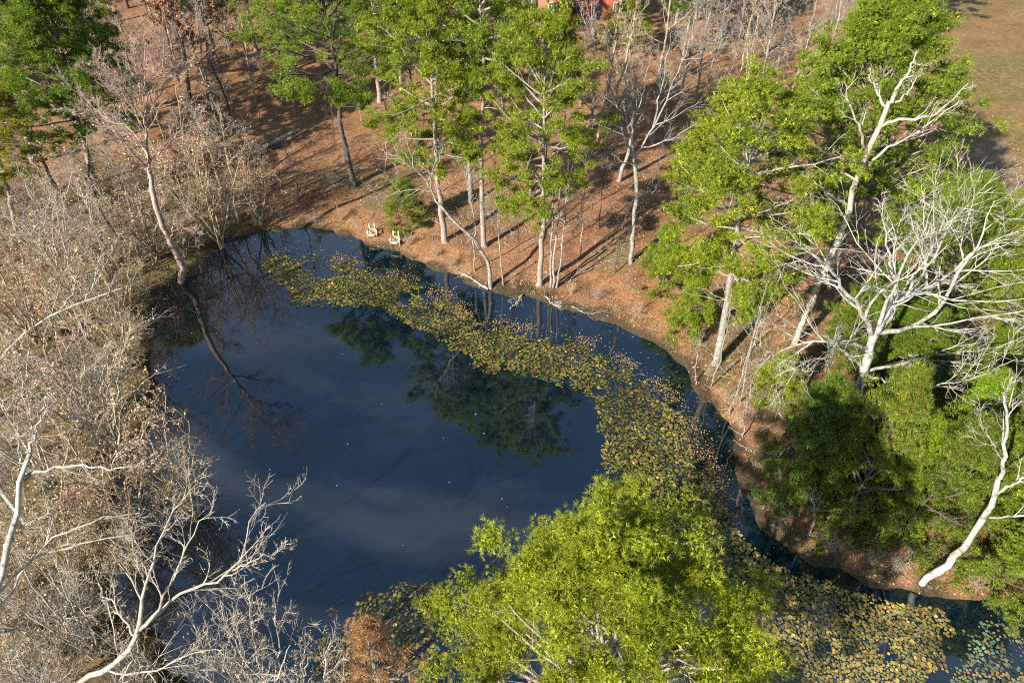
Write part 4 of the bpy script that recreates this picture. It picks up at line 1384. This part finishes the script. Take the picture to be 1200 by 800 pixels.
# ------------------------------------------------------------------ two cream garden chairs
def chair(label, p, rz):
    root = empty("garden_chair", p, label, "garden chair", "cream garden chairs by the water")
    root.rotation_euler = (0, 0, rz)
    W = "cream_wood"
    for q in range(5):                                    # seat slats, sloping down to the back; the sitter looks along +y
        mb = MB()
        mb.box(-0.27, 0.27, -0.045, 0.045, -0.011, 0.011)
        o = mb.build("seat_slat", W, root)
        o.location = (0, 0.26 - q * 0.105, 0.37 - q * 0.03)
        o.rotation_euler = (0.28, 0, 0)
    for q in range(4):                                    # open back: two tall posts, two short slats between them
        mb = MB()
        h_ = (0.78, 0.3, 0.3, 0.78)[q]
        w_ = (0.05, 0.035, 0.035, 0.05)[q]
        V = [(-w_, -0.011, 0), (w_, -0.011, 0), (w_, 0.011, 0), (-w_, 0.011, 0), (-w_, -0.011, h_), (w_, -0.011, h_), (w_, 0.011, h_), (-w_, 0.011, h_)]
        mb.add(V, [(0, 3, 2, 1), (4, 5, 6, 7), (0, 1, 5, 4), (1, 2, 6, 5), (2, 3, 7, 6), (3, 0, 4, 7)])
        o = mb.build("back_post" if q in (0, 3) else "back_slat", W, root)
        o.location = ((-0.21, -0.08, 0.08, 0.21)[q], -0.2, 0.24)
        o.rotation_euler = (0.3, 0, 0)
    mb = MB()
    mb.box(-0.26, 0.26, -0.33, -0.29, 0.5, 0.56)
    mb.build("back_rail", W, root)
    mb = MB()                                             # broad curved apron round the front of the seat
    a_ = np.linspace(-1.25, 1.25, 9)
    V = []
    for z_ in (0.24, 0.40):
        for r_ in (0.36, 0.4):
            V += [(r_ * math.sin(t_), 0.02 + r_ * 0.95 * math.cos(t_), z_) for t_ in a_]
    F = []
    for i_ in range(8):
        F += [(i_ + 9, i_ + 10, i_ + 28, i_ + 27), (i_ + 1, i_, i_ + 18, i_ + 19), (i_ + 18, i_ + 27, i_ + 28, i_ + 19), (i_, i_ + 1, i_ + 10, i_ + 9)]
    mb.add(V, F)
    mb.build("apron", W, root)
    for s_ in (-1, 1):
        mb = MB()
        V = [(s_ * 0.27, -0.34, 0.54), (s_ * 0.36, -0.34, 0.54), (s_ * 0.46, 0.3, 0.54), (s_ * 0.3, 0.34, 0.54)]
        V += [(a, b_, 0.57) for a, b_, _ in V]
        mb.add(V, [(0, 3, 2, 1), (4, 5, 6, 7), (0, 1, 5, 4), (1, 2, 6, 5), (2, 3, 7, 6), (3, 0, 4, 7)])
        mb.build("armrest", W, root)
        mb = MB()
        mb.box(s_ * 0.37 - 0.025, s_ * 0.37 + 0.025, 0.2, 0.27, 0, 0.538)
        mb.build("front_leg", W, root)
        mb = MB()
        V = []
        for x in (s_ * 0.25 - 0.015, s_ * 0.25 + 0.015):
            V += [(x, 0.2, 0.24), (x, 0.2, 0.33), (x, -0.5, 0.09), (x, -0.5, 0.0)]
        mb.add(V, [(0, 1, 2, 3), (7, 6, 5, 4), (0, 4, 5, 1), (1, 5, 6, 2), (2, 6, 7, 3), (3, 7, 4, 0)])
        mb.build("rear_leg", W, root)


for (px, py), rz, lab in (((437, 277), math.pi + 0.1, "cream garden chair closer to the dark-trunked pine, facing the water"), ((464, 286), math.pi - 0.1, "cream garden chair closer to the bushy pine, facing the water")):
    p = G(px, py)
    p[2] = float(height(p[0:1], p[1:2])[0])
    chair(lab, p, rz)

# ------------------------------------------------------------------ brick house at the edge of the wood
hp = G(690, 25)
hz = float(height(hp[0:1], hp[1:2])[0]) - 0.1
house = empty("brick_house", (hp[0], hp[1] + 4, hz), "red brick house seen between the crowns at the edge of the wood", "house")
mb = MB()
mb.box(-6.5, 6.5, -4, 4, 0, 3.2)
mb.build("wall", "brick_wall", house, smooth_=False)
mb = MB()
V = [(-7.1, -4.6, 3.15), (7.1, -4.6, 3.15), (7.1, 4.6, 3.15), (-7.1, 4.6, 3.15), (-7.1, 0, 5.6), (7.1, 0, 5.6)]
mb.add(V, [(0, 1, 5, 4), (2, 3, 4, 5)])
mb.add(V, [(0, 4, 3), (1, 2, 5)])
mb.add(V, [(0, 3, 2, 1)])
mb.build("roof", "roof_shingle", house, smooth_=False)
for x in (-4.6, -1.7, 3.6):
    mb = MB()
    for a, b_, c_, d2 in ((-0.62, -0.52, 0.9, 2.4), (0.52, 0.62, 0.9, 2.4), (-0.52, 0.52, 2.3, 2.4), (-0.52, 0.52, 0.9, 1.0), (-0.03, 0.03, 1.0, 2.3)):
        mb.box(x + a, x + b_, -4.06, -3.98, c_, d2)
    w_ = mb.build("window", "white_trim", house, smooth_=False)
    mb = MB()
    mb.box(x - 0.52, x + 0.52, -4.03, -3.99, 1.0, 2.3)
    mb.build("pane", "window_glass", w_, smooth_=False)
mb = MB()
mb.box(0.5, 1.5, -4.05, -3.98, 0.15, 2.25)
d_o = mb.build("door", "roof_shingle", house, smooth_=False)
mb = MB()
mb.box(0.6, 0.66, -4.12, -4.05, 1.1, 1.16)
mb.build("handle", "window_glass", d_o, smooth_=False)
